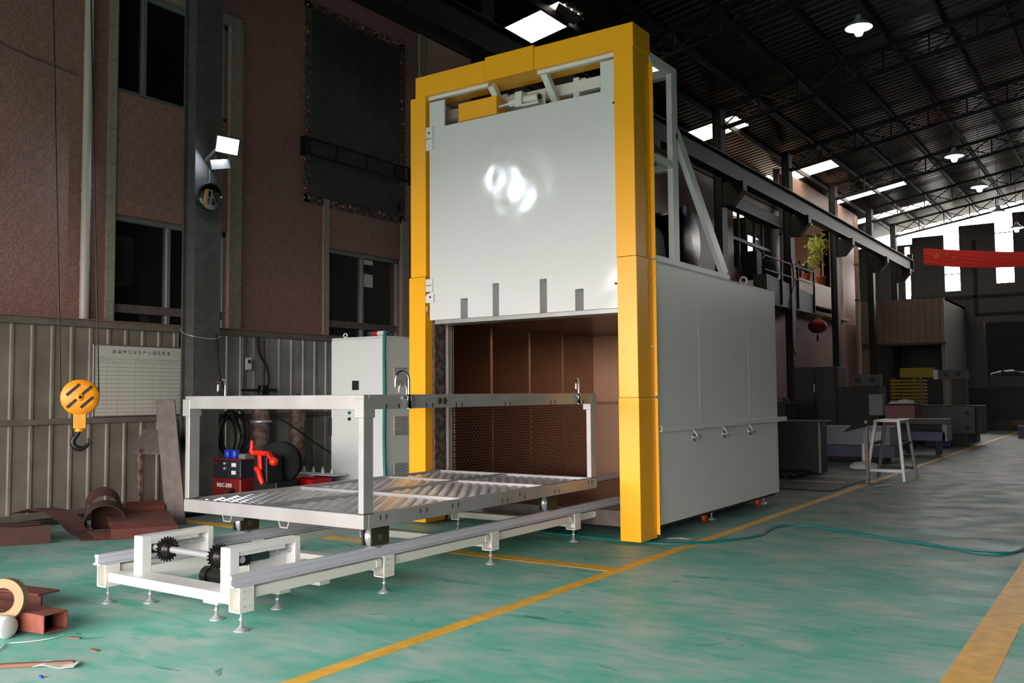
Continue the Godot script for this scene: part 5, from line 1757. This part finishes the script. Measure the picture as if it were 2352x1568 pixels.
func build_right():
	# pale trestle
	var t = thing("work_trestle", "pale metal trestle with splayed legs, right of the oven", "trestle", v3(-3.3, 0, -15.4))
	var tl = v3(-3.46, 0.93, -15.2); var tr = v3(-3.12, 0.93, -15.2); var bl = v3(-3.46, 0.93, -15.85); var br = v3(-3.12, 0.93, -15.85)
	for q in [[tl, v3(-3.62, 0.0, -15.2)], [tr, v3(-3.06, 0.0, -15.2)], [bl, v3(-3.62, 0.0, -16.0)], [br, v3(-3.03, 0.0, -16.0)]]:
		var b = MB.new()
		b.bar(q[0], q[1], 0.045, 0.045, 0.004)
		part("leg", b, "alu" if q[0] != tl and q[0] != tr else "whitepvc", t)
	bx("top_plate", -3.49, -3.09, 0.92, 0.955, -15.9, -15.17, "whitepvc", t)
	bx("stretcher", -3.59, -3.07, 0.14, 0.185, -15.22, -15.18, "whitepvc", t)
	bx("stretcher", -3.60, -3.04, 0.14, 0.18, -16.0, -15.96, "darkgrey", t)
	for x in [-3.54, -3.10]:
		bx("side_stretcher", x - 0.02, x + 0.02, 0.55, 0.6, -15.9, -15.2, "darkgrey", t)
	var s = thing("plate_stand", "slim stand with tilted plate and grey switch box, left of the trestle", "stand", v3(-3.46, 0, -14.6))
	bx("post", -3.485, -3.435, 0.01, 0.96, -14.63, -14.58, "taupe", s)
	var b2 = MB.new()
	b2.hexa2([v3(-3.78, 0.78, -14.55), v3(-3.45, 0.86, -14.5), v3(-3.25, 1.07, -14.75), v3(-3.5, 1.05, -14.8), v3(-3.78, 0.79, -14.55), v3(-3.45, 0.87, -14.5), v3(-3.25, 1.08, -14.75), v3(-3.5, 1.06, -14.8)])
	part("tilted_plate", b2, "darkgrey", s)
	bx("switch_box", -3.44, -3.23, 1.03, 1.36, -14.85, -14.7, "midgrey", s, 0.01)
	bx("foot_plate", -3.55, -3.37, 0.0, 0.012, -14.7, -14.5, "taupe", s)
	# sheets, panels, crates
	slab_thing("steel_cabinet", "dark grey steel cabinet panel just behind the oven's rear corner", "cabinet", [["body", -5.6, -4.55, 0.02, 0.88, -16.4, -15.95, "darkgrey"], ["edge_strip", -4.57, -4.53, 0.02, 0.9, -15.97, -15.93, "alu"], ["top_sheet", -5.2, -4.45, 0.88, 0.91, -16.4, -15.9, "midgrey"], ["wall_bracket", -4.5, -4.44, 0.80, 0.90, -15.98, -15.93, "midgrey"]])
	slab_thing("packing_case", "long pale lilac case stacked on a darker one, behind the trestle", "case", [["upper_box", -5.6, -4.06, 0.34, 0.68, -19.8, -19.0, "lilac"], ["lid", -5.6, -4.05, 0.68, 0.70, -19.82, -18.98, "lilac"], ["white_end", -4.55, -4.20, 0.34, 0.62, -18.99, -18.96, "paperwhite"]])
	slab_thing("packing_case", "dark lilac perforated case, underneath the pale lilac one", "case", [["body", -5.5, -4.0, 0.10, 0.33, -19.8, -19.05, "lilacdark"], ["skid", -5.4, -4.2, 0.0, 0.10, -19.7, -19.2, "girder"]])
	slab_thing("open_channel", "grey open-sided case right of the trestle legs", "case", [["top_board", -4.6, -3.52, 0.66, 0.78, -22.6, -22.0, "midgrey"], ["back_board", -4.6, -3.56, 0.52, 0.66, -22.6, -22.4, "girder"], ["end_board", -3.62, -3.52, 0.3, 0.66, -22.6, -22.0, "lilac"], ["bottom_board", -4.6, -3.56, 0.30, 0.50, -22.6, -22.0, "lilacdark"], ["leg", -4.4, -4.3, 0.0, 0.3, -22.5, -22.2, "girder"], ["leg", -3.8, -3.7, 0.0, 0.3, -22.5, -22.2, "girder"]])
	slab_thing("plastic_crate", "deep blue crate on the floor behind the grey open case", "crate", [["body", -4.5, -3.9, 0.02, 0.22, -25.3, -24.9, "deepblue"], ["rim", -4.53, -3.87, 0.22, 0.25, -25.33, -24.87, "deepblue"]])
	var gp = slab_thing("plate_machine", "big grey steel plate with two bolt holes, far right of the trestle", "machine", [["plate", -5.3, -3.5, 0.30, 0.97, -26.3, -26.0, "midgrey"], ["rear_block", -5.2, -3.35, 0.30, 1.02, -27.0, -26.3, "darkgrey"], ["plinth", -5.1, -3.7, 0.0, 0.3, -26.8, -26.2, "girder"]])
	for y in [0.46, 0.82]: disc("bolt_hole", v3(-3.68, y, -26.0), v3(0, 0, 1), 0.06, 0.01, "girder", gp)
	var yc = thing("slatted_crate", "yellow slatted crate stacked behind the grey machine plate", "crate", v3(-5.4, 0.95, -28))
	for i in 8: bx("slat", -5.85, -5.05, 1.0 + i * 0.095, 1.06 + i * 0.095, -27.6, -27.55, "crateyellow", yc, 0.005)
	for x in [-5.8, -5.25, -5.07]: bx("crate_post", x, x + 0.06, 0.0, 1.78, -27.66, -27.6, "crateyellow", yc, 0.005)
	for i in 8: bx("side_slat", -5.05, -5.0, 1.0 + i * 0.095, 1.06 + i * 0.095, -28.3, -27.6, "crateyellow", yc, 0.005)
	bx("crate_floor", -5.85, -5.05, 0.9, 0.95, -28.3, -27.6, "crateyellow", yc, 0.005)
	var yb = slab_thing("box_beam", "mustard yellow box beam with white end lying on the slatted crate", "beam", [["body", -5.6, -4.72, 1.78, 2.05, -27.95, -27.65, "crateyellow"], ["end_cap", -4.72, -4.6, 1.72, 1.98, -27.95, -27.62, "paperwhite"]])
	var gb = slab_thing("drill_machine", "dark grey machine head with two dark ports right of the yellow beam", "machine", [["head", -4.6, -3.9, 1.72, 1.98, -28.2, -27.7, "midgrey"], ["column", -4.3, -3.95, 1.0, 1.72, -28.3, -27.8, "darkgrey"], ["foot", -4.6, -3.7, 0.0, 1.0, -28.4, -27.7, "darkgrey"]])
	for x in [-4.42, -4.1]: disc("port", v3(x, 1.86, -27.7), v3(0, 0, 1), 0.06, 0.01, "girder", gb)
	var m = slab_thing("press_machine", "dark machine with two round ports on its grey head plate, behind the lilac cases", "machine", [["body", -6.4, -5.4, 0.0, 1.52, -25.0, -24.1, "girder"], ["head_plate", -6.0, -5.33, 1.55, 1.82, -24.3, -24.0, "midgrey"], ["neck", -5.9, -5.4, 1.5, 1.56, -24.6, -24.1, "darkgrey"]])
	for x in [-5.86, -5.5]: disc("port", v3(x, 1.68, -24.0), v3(0, 0, 1), 0.08, 0.01, "girder", m)
	slab_thing("tool_cupboard", "dark two-door cupboard at the foot of the columns", "cupboard", [["body", -7.6, -6.45, 0.0, 2.05, -25.2, -24.4, "girderlight"], ["door", -7.55, -7.04, 0.1, 1.98, -24.4, -24.36, "darkgrey"], ["door", -7.0, -6.5, 0.1, 1.98, -24.4, -24.36, "darkgrey"], ["handle", -7.06, -7.03, 1.4, 1.6, -24.36, -24.33, "zinc"]])
	slab_thing("scrap_bin", "dark grey bin heaped with red scraps behind the oven's rear corner", "bin", [["bin_wall", -8.0, -7.0, 0.0, 1.1, -22.6, -21.8, "darkgrey"], ["rim", -8.03, -6.97, 1.1, 1.16, -22.63, -21.77, "girder"]])
	for i in 5:
		var b = MB.new()
		var c = v3(-7.75 + i * 0.16, 1.2 + 0.05 * (i % 2), -22.0 - 0.05 * i)
		b.obox(c, v3(0.2, 0.06, 0.14), Basis.from_euler(v3(0.3 * i, 0.7 * i, 0.2)), 0.01)
		solo("red_scrap", b, "redoxide" if i % 2 else "taupe", ["leftmost scrap piece heaped on the dark bin", "red scrap piece second on the dark bin", "pale scrap piece in the middle of the bin's heap", "red scrap piece near the bin's right rim", "pale scrap piece at the bin's right rim"][i], "scrap", "scraps heaped on the bin")
	var rb = slab_thing("red_box", "dark red box with crumpled pale cloth on it, in front of the yellow crate", "box", [["body", -5.3, -4.6, 0.3, 1.05, -24.9, -24.3, "weldred"], ["lid", -5.32, -4.58, 1.05, 1.09, -24.92, -24.28, "girder"], ["skid", -5.2, -4.7, 0.0, 0.3, -24.8, -24.4, "girder"]])
	var cb = MB.new()
	cb.sphere(v3(-4.85, 1.13, -24.5), v3(0.22, 0.07, 0.14), 12, 8); cb.sphere(v3(-5.12, 1.11, -24.45), v3(0.12, 0.05, 0.1), 10, 6)
	solo("crumpled_cloth", cb, "paperwhite", "crumpled pale cloth lying on the dark red box", "cloth")
	var db = thing("round_base", "pale round pedestal base with short white pipe, left of the trestle", "pedestal", v3(-4.2, 0, -17.5))
	b2 = MB.new()
	b2.lathe(v3(-4.2, 0, -17.5), Vector3.UP, [Vector2(0, 0), Vector2(0.25, 0), Vector2(0.26, 0.05), Vector2(0.18, 0.11), Vector2(0.05, 0.13), Vector2(0, 0.13)], 26)
	part("base", b2, "paperwhite", db)
	b2 = MB.new()
	b2.cyl(v3(-4.2, 0.13, -17.5), v3(-4.2, 0.45, -17.5), 0.04, 14)
	part("pipe", b2, "whitepvc", db)
	slab_thing("steel_sheet", "dark steel sheet lying flat beside the yellow lane, nearest the trestle", "sheet", [["sheet", -4.6, -3.62, 0.0, 0.02, -15.2, -13.2, "girderlight"], ["edge_bar", -4.55, -3.7, 0.02, 0.035, -14.35, -14.3, "alu"]])
	slab_thing("steel_sheet", "dark steel sheet on small blocks in front of the dark cabinet panel", "sheet", [["sheet", -5.3, -4.66, 0.05, 0.07, -15.85, -14.8, "girderlight"], ["block", -5.2, -5.1, 0.0, 0.05, -15.7, -14.9, "girder"], ["block", -4.85, -4.75, 0.0, 0.05, -15.7, -14.9, "girder"]])
	var bolt = MB.new()
	bolt.cyl(v3(-3.24, 0.018, -14.1), v3(-3.08, 0.018, -14.42), 0.016, 8)
	solo("steel_rod", bolt, "zinc", "short bright steel rod lying in the aisle before the trestle", "rod")
	# far clutter
	slab_thing("dark_stack", "big dark stack of covered goods before the roller door", "stack of goods", [["covered_load", -5.0, -1.0, 0.4, 1.5, -38.0, -36.0, "girder"], ["pallet", -5.0, -1.0, 0.0, 0.4, -37.9, -36.1, "black"], ["top_load", -4.4, -2.0, 1.5, 1.9, -37.8, -36.3, "black"]])
	for i in 4:
		var b = MB.new()
		b.obox(v3(-4.2 + i * 0.42, 1.98 + 0.06 * (i % 2), -36.6), v3(0.36, 0.12, 0.3), Basis.from_euler(v3(0.2, 0.5 * i, 0.25 - 0.15 * i)), 0.02)
		solo("cloth_bundle", b, "midgrey", ["grey bundle at the left end on the dark stack", "grey bundle second from left on the dark stack", "grey bundle third from left on the dark stack", "grey bundle at the right end on the dark stack"][i], "bundle", "bundles on the dark stack")
	slab_thing("timber_slab", "long pale timber slab lying in the far aisle", "timber", [["board", -3.6, -1.2, 0.22, 0.36, -36.2, -35.0, "wood"], ["bearer", -3.2, -3.0, 0.0, 0.22, -36.0, -35.2, "wood"], ["bearer", -1.8, -1.6, 0.0, 0.22, -36.0, -35.2, "wood"]])
	slab_thing("blue_drum_box", "small blue box lying beside the far timber slab", "box", [["body", -3.0, -2.7, 0.0, 0.32, -31.0, -30.7, "deepblue"], ["lid", -3.02, -2.68, 0.32, 0.36, -31.02, -30.68, "deepblue"]])
	slab_thing("pale_sheet", "pale sheet stack at the right edge of the aisle", "sheet", [["lower_sheet", -2.6, -1.6, 0.0, 0.08, -30.6, -29.6, "alu"], ["upper_sheet", -2.5, -1.7, 0.08, 0.14, -30.5, -29.7, "shedwall"]])

func build_far():
	# ribbed shed with a dark doorway at the far left
	var sh = struct("wall_shed")
	part("shed_front", holed(-11.0, -7.15, 0.0, 5.6, -45.2, -45.0, 2, [[-10.15, -7.3, 0.0, 3.55]]), "shedpale", sh)
	var x = -11.0
	while x < -7.2:
		bx("shed_rib", x, x + 0.05, 3.6, 5.6, -45.0, -44.94, "shedpale", sh, 0.0)
		x += 0.30
	bx("shed_side", -7.35, -7.15, 0.0, 5.6, -51.2, -45.2, "shedwall", sh, 0.0)
	bx("shed_roof", -11.0, -7.15, 5.5, 5.6, -51.2, -45.2, "shedwall", sh, 0.0)
	bx("shed_edge", -11.0, -7.1, 3.5, 3.6, -45.0, -44.9, "midgrey", sh, 0.0)
	var y0 = 6.9
	var bn = MB.new()   # red cloth banner hung across the hall, gathered in folds
	var n = 60
	var prev = []
	for i in n + 1:
		var t = float(i) / n
		var xx = lerpf(-7.75, 1.2, t)
		var sag = 0.5 * sin(PI * t)
		var col = []
		for j in 13:
			var u = j / 12.0
			col.append(v3(xx, lerpf(7.76, 7.06, u) - sag + 0.03 * sin(t * 9 + u * 4), -44.0 + 0.035 * sin(u * 22 + t * 6) + 0.02 * sin(u * 50 - t * 9)))
		if i > 0:
			for j in 12: bn.quad(prev[j], prev[j + 1], col[j + 1], col[j])
		prev = col
	var ban = solo("red_banner", bn, "banner", "long red cloth banner strung across the hall before the far windows", "banner")
	var sp = PackedVector2Array()
	for i in 10:
		var a = TAU * i / 10 + PI / 2
		sp.append(Vector2(cos(a), sin(a)) * (0.2 if i % 2 == 0 else 0.085))
	for q in [[-7.2, 7.36, 1.0], [-6.75, 7.4, 0.55], [-6.5, 7.25, 0.5]]:
		bn = MB.new()
		var sc = PackedVector2Array()
		for p in sp: sc.append(p * q[2])
		bn.extrude(sc, v3(q[0], q[1], -43.93), Vector3.RIGHT, Vector3.UP, v3(0, 0, 0.004))
		part("star_print", bn, "bannermark", ban)
	# drain pipes and terrace with plants
	for q in [[-10.36, -32.4, "pale drain pipe left of the potted plants, nearer the office window", 4.6], [-10.36, -32.75, "pale drain pipe left of the potted plants, the farther of the pair", 4.6], [-10.2, -42.2, "tall pale drain pipe beside the ribbed shed", 0.0]]:
		var p = thing("drain_pipe", q[2], "pipe", v3(q[0], q[3], q[1]))
		var b = MB.new()
		b.cyl(v3(q[0], q[3], q[1]), v3(q[0], 9.2, q[1]), 0.1, 14)
		part("pipe", b, "plaster", p)
		for y in [5.4, 7.0]:
			b = MB.new()
			b.cyl(v3(q[0], y, q[1]), v3(q[0], y + 0.08, q[1]), 0.12, 14)
			part("collar", b, "taupe", p)
	var te = struct("wall_terrace")
	bx("parapet", -10.75, -10.45, 4.8, 5.72, -39.3, -34.5, "paletile", te, 0.01)
	bx("pillar", -10.9, -10.4, 4.3, 8.9, -40.6, -39.3, "plaster", te, 0.01)
	bx("ledge", -10.6, -10.15, 4.38, 4.52, -40.5, -31.5, "plaster", te, 0.01)
	bx("back_wall", -13.2, -13.0, 4.8, 8.4, -40.0, -33.2, "plaster", te, 0.0)
	bx("terrace_ceiling_band", -13.0, -10.6, 8.2, 8.4, -40.0, -37.5, "paperwhite", te, 0.0)
	plants()
	# loading platform, girders, fan, lantern
	var lp = thing("loading_platform", "grey panelled platform with dark railing below the potted plants", "platform", v3(-9.9, 4.3, -31.5))
	var b3 = MB.new()
	b3.hexa2([v3(-10.2, 4.25, -28.8), v3(-9.75, 4.25, -28.8), v3(-9.75, 4.25, -33.9), v3(-10.2, 4.25, -33.9), v3(-10.2, 5.2, -28.8), v3(-9.75, 5.2, -28.8), v3(-9.75, 4.95, -33.9), v3(-10.2, 4.95, -33.9)])
	part("panel", b3, "midgrey", lp)
	for z in [-30.2, -32.0, -33.9]: bx("rail_post", -9.75, -9.69, 4.3, 5.8, z - 0.03, z + 0.03, "girder", lp, 0.0)
	for y in [5.3, 5.75]: bx("rail_bar", -9.74, -9.70, y, y + 0.04, -33.9, -28.5, "girder", lp, 0.0)
	slab_thing("cross_girder", "dark box girder bridging the columns behind the oven", "girder", [["web", -9.9, -9.72, 6.9, 7.25, -30.2, -25.3, "girder"], ["flange", -9.95, -9.66, 6.86, 6.9, -30.2, -25.3, "girderlight"]])
	var wf = thing("wall_fan", "dark round wall fan with motor box above the oven roof", "fan", v3(-10.3, 5.4, -30.0))
	var fb = MB.new()
	fb.lathe(v3(-10.2, 5.45, -30.0), v3(0.85, 0, 0.5), [Vector2(0, 0), Vector2(0.42, 0), Vector2(0.45, 0.05), Vector2(0.45, 0.18), Vector2(0.3, 0.2), Vector2(0, 0.2)], 24)
	part("fan_drum", fb, "black", wf)
	bx("motor_box", -10.58, -10.1, 5.1, 6.0, -29.4, -28.9, "girder", wf, 0.02)
	var la = thing("paper_lantern", "round red paper lantern hanging under the pale ledge", "lantern", v3(-10.0, 3.85, -35.2))
	var lb = MB.new()
	var prof = []
	for i in 13:
		var a = PI * i / 12.0
		prof.append(Vector2(0.36 * sin(a) * (1.0 if i % 2 else 0.97), -0.27 * cos(a)))
	lb.lathe(v3(-10.0, 3.88, -35.2), Vector3.UP, prof, 24)
	part("shade", lb, "lantern", la)
	lb = MB.new()
	lb.lathe(v3(-10.0, 4.14, -35.2), Vector3.UP, [Vector2(0.1, 0), Vector2(0.1, 0.06), Vector2(0.01, 0.08), Vector2(0.01, 0.3)], 12)
	part("cap", lb, "tape", la)
	lb = MB.new()
	lb.lathe(v3(-10.0, 3.3, -35.2), Vector3.UP, [Vector2(0, 0), Vector2(0.04, 0.0), Vector2(0.05, 0.2), Vector2(0.02, 0.28), Vector2(0.02, 0.32)], 10)
	part("tassel", lb, "lantern", la)
	var hk = MB.new()
	hk.bar(v3(-10.15, 4.45, -35.2), v3(-9.98, 4.45, -35.2), 0.02, 0.02)
	part("hanger", hk, "black", la)
	var cb = MB.new()
	cb.tube(eased([v3(-9.66, 6.88, -30.15), v3(-9.6, 6.3, -30.6), v3(-9.56, 5.2, -31.0), v3(-9.56, 4.3, -30.4), v3(-9.56, 3.6, -30.2), v3(-9.56, 2.6, -31.0)]), 0.02, 6)
	solo("hanging_cable", cb, "black", "black cable sagging beside the dark column behind the oven", "cable")

func plants():
	var specs = [[v3(-10.6, 5.72, -38.0), 0.18, "leafy potted tree with yellow-green crown on the terrace parapet", "tree"], [v3(-10.6, 5.72, -36.0), 0.14, "low spiky potted plant left of the leafy tree on the parapet", "agave"], [v3(-10.6, 5.72, -35.0), 0.12, "small leafy pot plant at the parapet's left end", "small"]]
	for s in specs:
		var o: Vector3 = s[0]
		var t = thing("potted_plant", s[2], "plant", o)
		var r: float = s[1]
		var b = MB.new()
		b.lathe(o, Vector3.UP, [Vector2(0, 0), Vector2(r * 0.7, 0), Vector2(r, r * 1.9), Vector2(r * 1.08, r * 1.9), Vector2(r * 1.08, r * 2.15), Vector2(r * 0.92, r * 2.15), Vector2(r * 0.9, r * 1.8), Vector2(0, r * 1.8)], 18)
		part("pot", b, "terracotta", t)
		if s[3] == "tree":
			b = MB.new()
			taper_tube(b, [o + v3(0, 0.3, 0), o + v3(0.02, 0.8, 0.05), o + v3(0, 1.3, 0.1), o + v3(-0.05, 1.7, 0.2)], [0.045, 0.04, 0.03, 0.015], 8)
			for q in [v3(0, 1.5, 0.8), v3(0.1, 1.75, 0.4), v3(-0.1, 0.95, 0.75), v3(0.1, 1.6, -0.3)]: taper_tube(b, [o + v3(0, 0.75, 0.05), o + q * 0.7 + v3(0, 0.2, 0), o + q], [0.025, 0.018, 0.01], 6)
			part("trunk", b, "bark", t)
		var lf = MB.new()
		var n = 420 if s[3] == "tree" else (26 if s[3] == "agave" else 90)
		for i in n:
			if s[3] == "agave":
				var a = TAU * i / n + rng.randf() * 0.3
				var el = rng.randf_range(0.35, 1.3)
				var d = v3(cos(a) * cos(el), sin(el), sin(a) * cos(el))
				var w = d.cross(Vector3.UP).normalized() * 0.03
				var base = o + v3(0, r * 1.9, 0)
				lf.quad(base - w, base + w, base + d * 0.4 + w * 0.7, base + d * 0.4 - w * 0.7)
				lf.tri(base + d * 0.4 - w * 0.7, base + d * 0.4 + w * 0.7, base + d * 0.62 - v3(0, 0.05, 0))
				continue
			var c = Vector3.ZERO
			if s[3] == "tree":
				var cl: Array = [[v3(0, 1.75, 0.35), 0.42], [v3(0.05, 1.55, 0.9), 0.30], [v3(0, 1.35, 0.6), 0.32], [v3(0, 0.95, 0.85), 0.28], [v3(0, 1.7, -0.15), 0.3]]
				var k = cl[i % 5]
				c = k[0] + v3(rng.randfn(), rng.randfn(), rng.randfn()) * k[1] * 0.5
			else:
				c = v3(clampf(rng.randfn(), -2, 2) * 0.12, 0.42 + clampf(rng.randfn(), -2, 2) * 0.1, clampf(rng.randfn(), -2, 2) * 0.12)
			c += o
			var bs = Basis.from_euler(v3(rng.randf() * TAU, rng.randf() * TAU, rng.randf() * TAU))
			var ln = rng.randf_range(0.06, 0.11)
			lf.quad(c - bs.x * ln, c - bs.y * ln * 0.5, c + bs.x * ln, c + bs.y * ln * 0.5)
		var fo = part("foliage", lf, "leafgreen" if s[3] == "tree" else "leafdeep", t)
		fo.set_meta("kind", "stuff")

# ---------------------------------------------------------------- scene
func _ready():
	rng.seed = 20240611
	var cam = Camera3D.new()
	cam.name = "camera"
	cam.position = v3(0, 1.4, 0)
	cam.rotation = v3(0.05744573, 0.59912993, -0.00795607)
	cam.fov = rad_to_deg(2.0 * atan(784.0 / 2107.54))
	cam.near = 0.05
	cam.far = 300
	add_child(cam)
	var we = WorldEnvironment.new()
	we.name = "environment"
	var env = Environment.new()
	env.background_mode = Environment.BG_SKY
	var sky = Sky.new()
	var sm = ProceduralSkyMaterial.new()
	sm.sky_top_color = Color(0.92, 0.90, 0.89)
	sm.sky_horizon_color = Color(0.98, 0.95, 0.93)
	sm.ground_horizon_color = Color(0.62, 0.61, 0.58)
	sm.ground_bottom_color = Color(0.35, 0.34, 0.32)
	sm.sky_energy_multiplier = 1.0
	sky.sky_material = sm
	env.sky = sky
	env.background_energy_multiplier = SKY_ENERGY
	env.ambient_light_source = Environment.AMBIENT_SOURCE_SKY
	env.tonemap_mode = Environment.TONE_MAPPER_LINEAR
	env.tonemap_exposure = EXPOSURE
	env.sdfgi_enabled = true
	env.ssao_enabled = true
	env.ssil_enabled = true
	we.environment = env
	add_child(we)
	make_materials()
	build_lights()
	build_shell()
	build_columns()
	build_oven()
	build_track()
	build_cart()
	build_left()
	build_cables()
	build_right()
	build_far()
